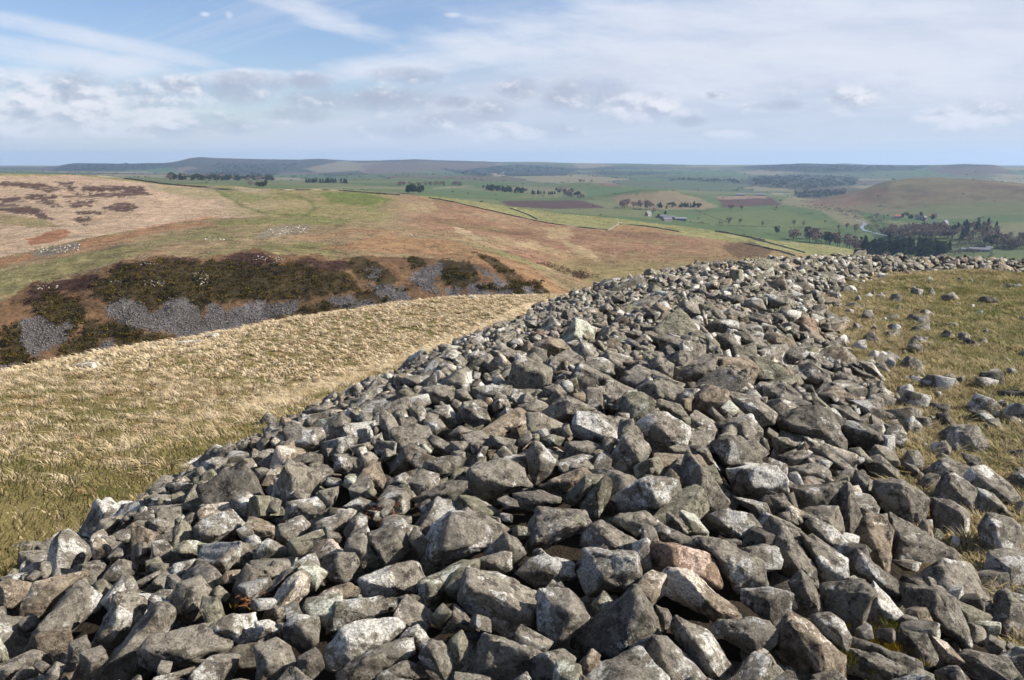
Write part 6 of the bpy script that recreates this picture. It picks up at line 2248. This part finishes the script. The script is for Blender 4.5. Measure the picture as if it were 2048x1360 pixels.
MR = (700, 1150)
field_wall([(858, 396), (905, 404), (960, 417), (1000, 426), (1060, 440), (1110, 449), (1150, 454), (1215, 461)], MR, 1.05, 'long dark drystone wall running down the brow above the rust coloured slope')
field_wall([(1216, 461), (1238, 448)], MR, 1.05, 'short sunlit drystone wall stepping up between the two dark walls', M_WALL_SUN)
field_wall([(1239, 448), (1270, 451), (1300, 454), (1330, 459), (1358, 464)], MR, 1.1, 'dark drystone wall continuing beyond the short sunlit wall')
field_wall([(1020, 417), (1060, 431), (1075, 439)], MR, 1.05, 'short curved wall just above the long dark wall')
field_wall([(1430, 463), (1460, 468), (1492, 474), (1530, 482)], (700, 1000), 1.8, 'dark wall on the spur above the river, highest of three')
field_wall([(1490, 488), (1540, 498), (1590, 512)], (650, 900), 1.3, 'faint wall slanting down the spur toward the stone bank')
field_wall([(1505, 478), (1560, 492), (1610, 506)], (700, 960), 1.2, 'thin lower wall slanting down the pale spur')
field_wall([(190, 353), (230, 356), (280, 362), (330, 369), (400, 375), (440, 377)], (880, 1150), 1.7, 'dark wall along the top of the heather moor')
field_wall([(417, 379), (470, 381), (535, 383)], (850, 1100), 1.7, 'broken dark wall at the far edge of the moor')
field_wall([(560, 381), (640, 380), (700, 383), (760, 388), (800, 391)], (850, 1100), 1.3, 'thin wall at the skyline of the green spur')


def hedge_lines():
    g = np.random.default_rng(3)
    for pts, lb in (([(1395, 446), (1440, 451), (1500, 453), (1580, 455), (1650, 458), (1690, 463)], 'low dark hedge crossing the green pasture below the farm'), ([(1215, 417), (1260, 419), (1330, 421)], 'hedge between the ploughed field and the farm'), ([(1440, 391), (1500, 392), (1560, 391)], 'hedge by the long sheds'), ([(1060, 394), (1120, 393)], 'short hedge beside the copse'), ([(1395, 423), (1412, 430), (1440, 440), (1458, 446)], 'sloping hedge running down to the farm hedge')):
        soup = Soup()
        protos = [bush_proto(g, 16, 0.25) for _ in range(4)]
        for (a, b) in zip(pts[:-1], pts[1:]):
            n = max(2, int(math.hypot(b[0] - a[0], b[1] - a[1]) / 2.2))
            for k in range(n):
                if g.random() < 0.25:
                    continue
                q = land_at(a[0] + (b[0] - a[0]) * k / n, a[1] + (b[1] - a[1]) * k / n, *VR)
                if q is not None:
                    V, Fc, sh = protos[g.integers(4)]
                    soup.add(V * g.uniform(1.0, 2.6) + q, Fc, colr(78, 74, 52)[None, :] * (0.6 + 0.7 * sh[:, None]))
        if soup.n:
            add_obj('hedge', soup.mesh('hedge', False), M_LEAF, label=lb, cat='hedge')


hedge_lines()


def river():
    m, t = new_mat('river_water')
    P = t.node('ShaderNodeNewGeometry').outputs['Position']
    b = t.node('ShaderNodeBsdfPrincipled', {'Base Color': (0.10, 0.12, 0.14, 1), 'Roughness': 0.22, 'Specular IOR Level': 0.6, 'Normal': bump(t, t.noise(P, 0.35, 3, 0.6), 0.5, 0.6)})
    o = t.node('ShaderNodeOutputMaterial')
    t.l.new(b.outputs[0], o.inputs[0])
    pts = [(1712, 441), (1732, 447), (1722, 455), (1728, 461), (1752, 467), (1800, 479), (1850, 489), (1872, 494), (1890, 502)]
    Q = np.array([land_at(u, v, *VR) for (u, v) in pts])
    F_ = np.linspace(0, len(Q) - 1, 60)
    R = np.stack([np.interp(F_, np.arange(len(Q)), Q[:, i]) for i in range(3)], 1)
    for _ in range(3):
        R[1:-1] = 0.25 * R[:-2] + 0.5 * R[1:-1] + 0.25 * R[2:]
    V, Fc = [], []
    for i in range(len(R)):
        d = R[min(i + 1, len(R) - 1)] - R[max(i - 1, 0)]
        d[2] = 0
        d /= np.linalg.norm(d)
        s = np.array((-d[1], d[0], 0)) * 3.2 * (1 + 0.35 * math.sin(i * 0.9))
        z = max(height_at(*(R[i] + s)[:2]), height_at(*(R[i] - s)[:2]), height_at(*R[i][:2])) + 0.5
        V += [(R[i] - s)[:2].tolist() + [z], (R[i] + s)[:2].tolist() + [z]]
        if i:
            Fc.append((2 * i - 2, 2 * i - 1, 2 * i + 1, 2 * i))
    add_obj('river', new_mesh('river', np.array(V), np.array(Fc)), m, label='winding river glinting silver between scrub and woods', cat='river', kind='structure')


river()

M_RENDER = mat_plain('pale_wall', (0.36, 0.33, 0.28), 0.9, 0.1)
M_STONEW = mat_plain('stone_wall', (0.27, 0.24, 0.20), 0.9, 0.2)
M_SLATE = mat_plain('slate_roof', (0.13, 0.135, 0.15), 0.7, 0.2)
M_TILE = mat_plain('red_roof', (0.33, 0.14, 0.09), 0.8, 0.2)
M_SHEET = mat_plain('sheet_roof', (0.17, 0.19, 0.21), 0.6, 0.1)
M_GLASS = mat_plain('window_glass', (0.03, 0.035, 0.04), 0.2, 0.1, 1.0, 0.5)


def box(x0, x1, y0, y1, z0, z1):
    V = np.array([(x, y, z) for z in (z0, z1) for (x, y) in ((x0, y0), (x1, y0), (x1, y1), (x0, y1))], float)
    return V, np.array([(0, 3, 2, 1), (4, 5, 6, 7), (0, 1, 5, 4), (1, 2, 6, 5), (2, 3, 7, 6), (3, 0, 4, 7)])


def house(u, v, w, d, h, rise, rot, wall, roof, label, name='cottage', chimney=True, win=3, cat='house'):
    q = land_at(u, v, *VR)
    if q is None:
        return
    o = bpy.data.objects.new(name, None)
    COL.objects.link(o)
    o.location = q
    o.rotation_euler = (0, 0, rot - math.atan2(q[0], q[1]))
    V = np.array([(-w, -d, -2), (w, -d, -2), (w, d, -2), (-w, d, -2), (-w, -d, h), (w, -d, h), (w, d, h), (-w, d, h), (-w, 0, h + rise), (w, 0, h + rise)], float) * (0.5, 0.5, 1)
    me = bpy.data.meshes.new('wall')
    me.from_pydata([tuple(p) for p in V], [], [(0, 1, 5, 4), (1, 2, 6, 9, 5), (2, 3, 7, 6), (3, 0, 4, 8, 7)])
    add_obj('wall', me, wall, o)
    e, th = 0.4, 0.22
    R = np.array([(-w / 2 - e, -d / 2 - e, h - e * rise / (d / 2)), (w / 2 + e, -d / 2 - e, h - e * rise / (d / 2)), (w / 2 + e, 0, h + rise), (-w / 2 - e, 0, h + rise), (w / 2 + e, d / 2 + e, h - e * rise / (d / 2)), (-w / 2 - e, d / 2 + e, h - e * rise / (d / 2))])
    R2 = np.concatenate([R + (0, 0, 0.02), R + (0, 0, th)])
    me = bpy.data.meshes.new('roof')
    me.from_pydata([tuple(p) for p in R2], [], [(6, 7, 8, 9), (9, 8, 10, 11), (0, 3, 2, 1), (3, 5, 4, 2), (0, 1, 7, 6), (5, 11, 10, 4), (0, 6, 9, 3), (3, 9, 11, 5), (1, 2, 8, 7), (2, 4, 10, 8)])
    rf = add_obj('roof', me, roof, o)
    if chimney:
        for s in (-1, 1):
            add_obj('chimney', new_mesh('chimney', *box(s * (w / 2 - 0.7) - 0.4, s * (w / 2 - 0.7) + 0.4, -0.4, 0.4, h + rise - 0.8, h + rise + 1.3), False), wall, rf)
    for k in range(win):
        x = (k + 0.5) / win * w - w / 2
        add_obj('window', new_mesh('window', *box(x - 0.5, x + 0.5, -d / 2 - 0.06, -d / 2 + 0.05, h * 0.45, h * 0.78), False), M_GLASS, o)
    add_obj('door', new_mesh('door', *box(w / win - 0.45 - 0.0, w / win + 0.45, -d / 2 - 0.05, -d / 2 + 0.05, 0, 2.0), False), M_GLASS, o)
    tag(o, label, cat)


house(1796, 436, 17, 8, 4.5, 4, 0.2, M_RENDER, M_TILE, 'red roofed pale cottage furthest left of the riverside cottages')
house(1838, 440, 13, 8, 4.5, 4, -0.3, M_STONEW, M_SLATE, 'grey roofed stone cottage in the middle of the riverside cottages')
house(1849, 440, 11, 8, 5, 4, 1.2, M_RENDER, M_SLATE, 'gable end pale cottage next to the grey roofed one')
house(1866, 435, 18, 7, 3.5, 3, 0.1, M_STONEW, M_TILE, 'long low red roofed cottage behind the others', win=4)
house(1890, 450, 12, 9, 6.0, 4.5, 1.1, M_RENDER, M_SLATE, 'cream gabled house standing apart right of the cottages')
for (u, v, w, d, h, rise, rot, wm, rm, lb) in ((1296, 432, 12, 9, 5, 5, 0.9, M_STONEW, M_SLATE, 'gabled stone house at the left end of the farm'), (1322, 436, 22, 12, 4, 3, 0.1, M_STONEW, M_SLATE, 'slate roofed barn left in the farm yard'), (1338, 438, 26, 14, 4.5, 3, -0.1, M_STONEW, M_SLATE, 'broad slate roofed shed in the middle of the farm'),
                                              (1334, 442, 18, 10, 4, 3, 0.5, M_STONEW, M_SLATE, 'lower shed at the front of the farm yard'), (1362, 441, 22, 13, 4.5, 2.2, 0.0, M_SHEET, M_SHEET, 'pale blue sheet roofed shed at the right end of the farm')):
    house(u, v, w, d, h, rise, rot, wm, rm, lb, 'farm_building', False, 3, 'farm building')
house(1480, 391, 34, 13, 4, 3, 0.0, M_STONEW, M_SHEET, 'long pale roofed shed, left of the two beyond the ploughed field', 'farm_shed', False, 4, 'shed')
house(1520, 391, 30, 13, 4, 3, 0.05, M_STONEW, M_SHEET, 'long pale roofed shed, right of the two beyond the ploughed field', 'farm_shed', False, 4, 'shed')
house(1958, 503, 30, 12, 4, 2.6, 0.1, M_STONEW, M_SLATE, 'long slate roofed farm range beside the mixed wood', 'farm_building', False, 5, 'farm building')
house(1978, 502, 9, 9, 5, 3, 0.0, M_RENDER, M_SHEET, 'white walled outbuilding at the end of the long slate roofed range', 'farm_building', False, 2, 'farm building')
house(1932, 502, 16, 8, 3, 2.4, 0.2, M_STONEW, M_SLATE, 'small dark roofed shed left of the long slate roofed range', 'farm_shed', False, 2, 'shed')
house(1722, 374, 40, 10, 4, 3, 0.0, M_RENDER, M_SLATE, 'far white terrace at the foot of the brown hill', 'far_house', False, 5, 'house')


def sheep():
    v, f = ICO[2]
    g = np.random.default_rng(2)
    V = v * (0.62, 0.30, 0.30) + (0, 0, 0.62)
    V[:, 2] += 0.05 * perlin(V * 4.0)
    soup = Soup()
    soup.add(V, f)
    soup.add(v * (0.17, 0.11, 0.13) + (0.72, 0, 0.80), f)
    body = soup.mesh('sheep')
    wool = mat_plain('wool', (0.72, 0.68, 0.60), 1.0, 0.1, 5.0)
    body.materials.append(wool)
    ls = Soup()
    for sx in (-0.36, 0.36):
        for sy in (-0.14, 0.14):
            ls.add(*tube((sx, sy, -0.05), (sx, sy, 0.5), 0.05, 0.07, 5))
    legs = ls.mesh('legs')
    legs.materials.append(M_BARK)
    spots = [(1004, 413), (1010, 414), (1018, 415), (1030, 417), (1052, 420), (1115, 428), (1155, 432), (1175, 434), (1236, 441), (1238, 445), (1243, 446), (1234, 438), (1420, 459), (1566, 486), (1572, 487), (1578, 488), (1594, 489), (1632, 490), (1646, 492), (1658, 493), (1682, 499), (1688, 503), (1690, 505), (1696, 508)]
    for (u, v_) in spots:
        q = land_at(u, v_ + 1.5, 720, 1150)
        if q is None:
            continue
        o = bpy.data.objects.new('sheep', body)
        COL.objects.link(o)
        o.location = q + np.array((0, 0, 0.05))
        o.rotation_euler = (0, 0, g.uniform(0, 6.28))
        o.scale = (1.15,) * 3
        c = bpy.data.objects.new('legs', legs)
        COL.objects.link(c)
        c.parent = o
        tag(o, 'white sheep grazing on the pale pasture beyond the field walls', 'sheep', 'sheep on the pasture beyond the walls')


sheep()


# ------------------------------------------------------------------ the air
def build_haze():
    m, t = new_mat('haze')
    pv = t.node('ShaderNodeVolumePrincipled', {'Color': (0.42, 0.60, 0.86, 1), 'Density': 5.6e-5, 'Anisotropy': 0.15})
    o = t.node('ShaderNodeOutputMaterial')
    t.l.new(pv.outputs[0], o.inputs['Volume'])
    lo, hi, s = -320.0, 130.0, 18500.0
    v = np.array([(x, y, z) for z in (lo, hi) for (x, y) in ((-s, -s), (s, -s), (s, s), (-s, s))], float)
    f = np.array([(0, 3, 2, 1), (4, 5, 6, 7), (0, 1, 5, 4), (1, 2, 6, 5), (2, 3, 7, 6), (3, 0, 4, 7)])
    me = new_mesh('haze', v, f, False)
    add_obj('haze', me, m, label='thin pale blue haze lying over the whole valley and far hills', cat='haze', kind='stuff')


build_haze()
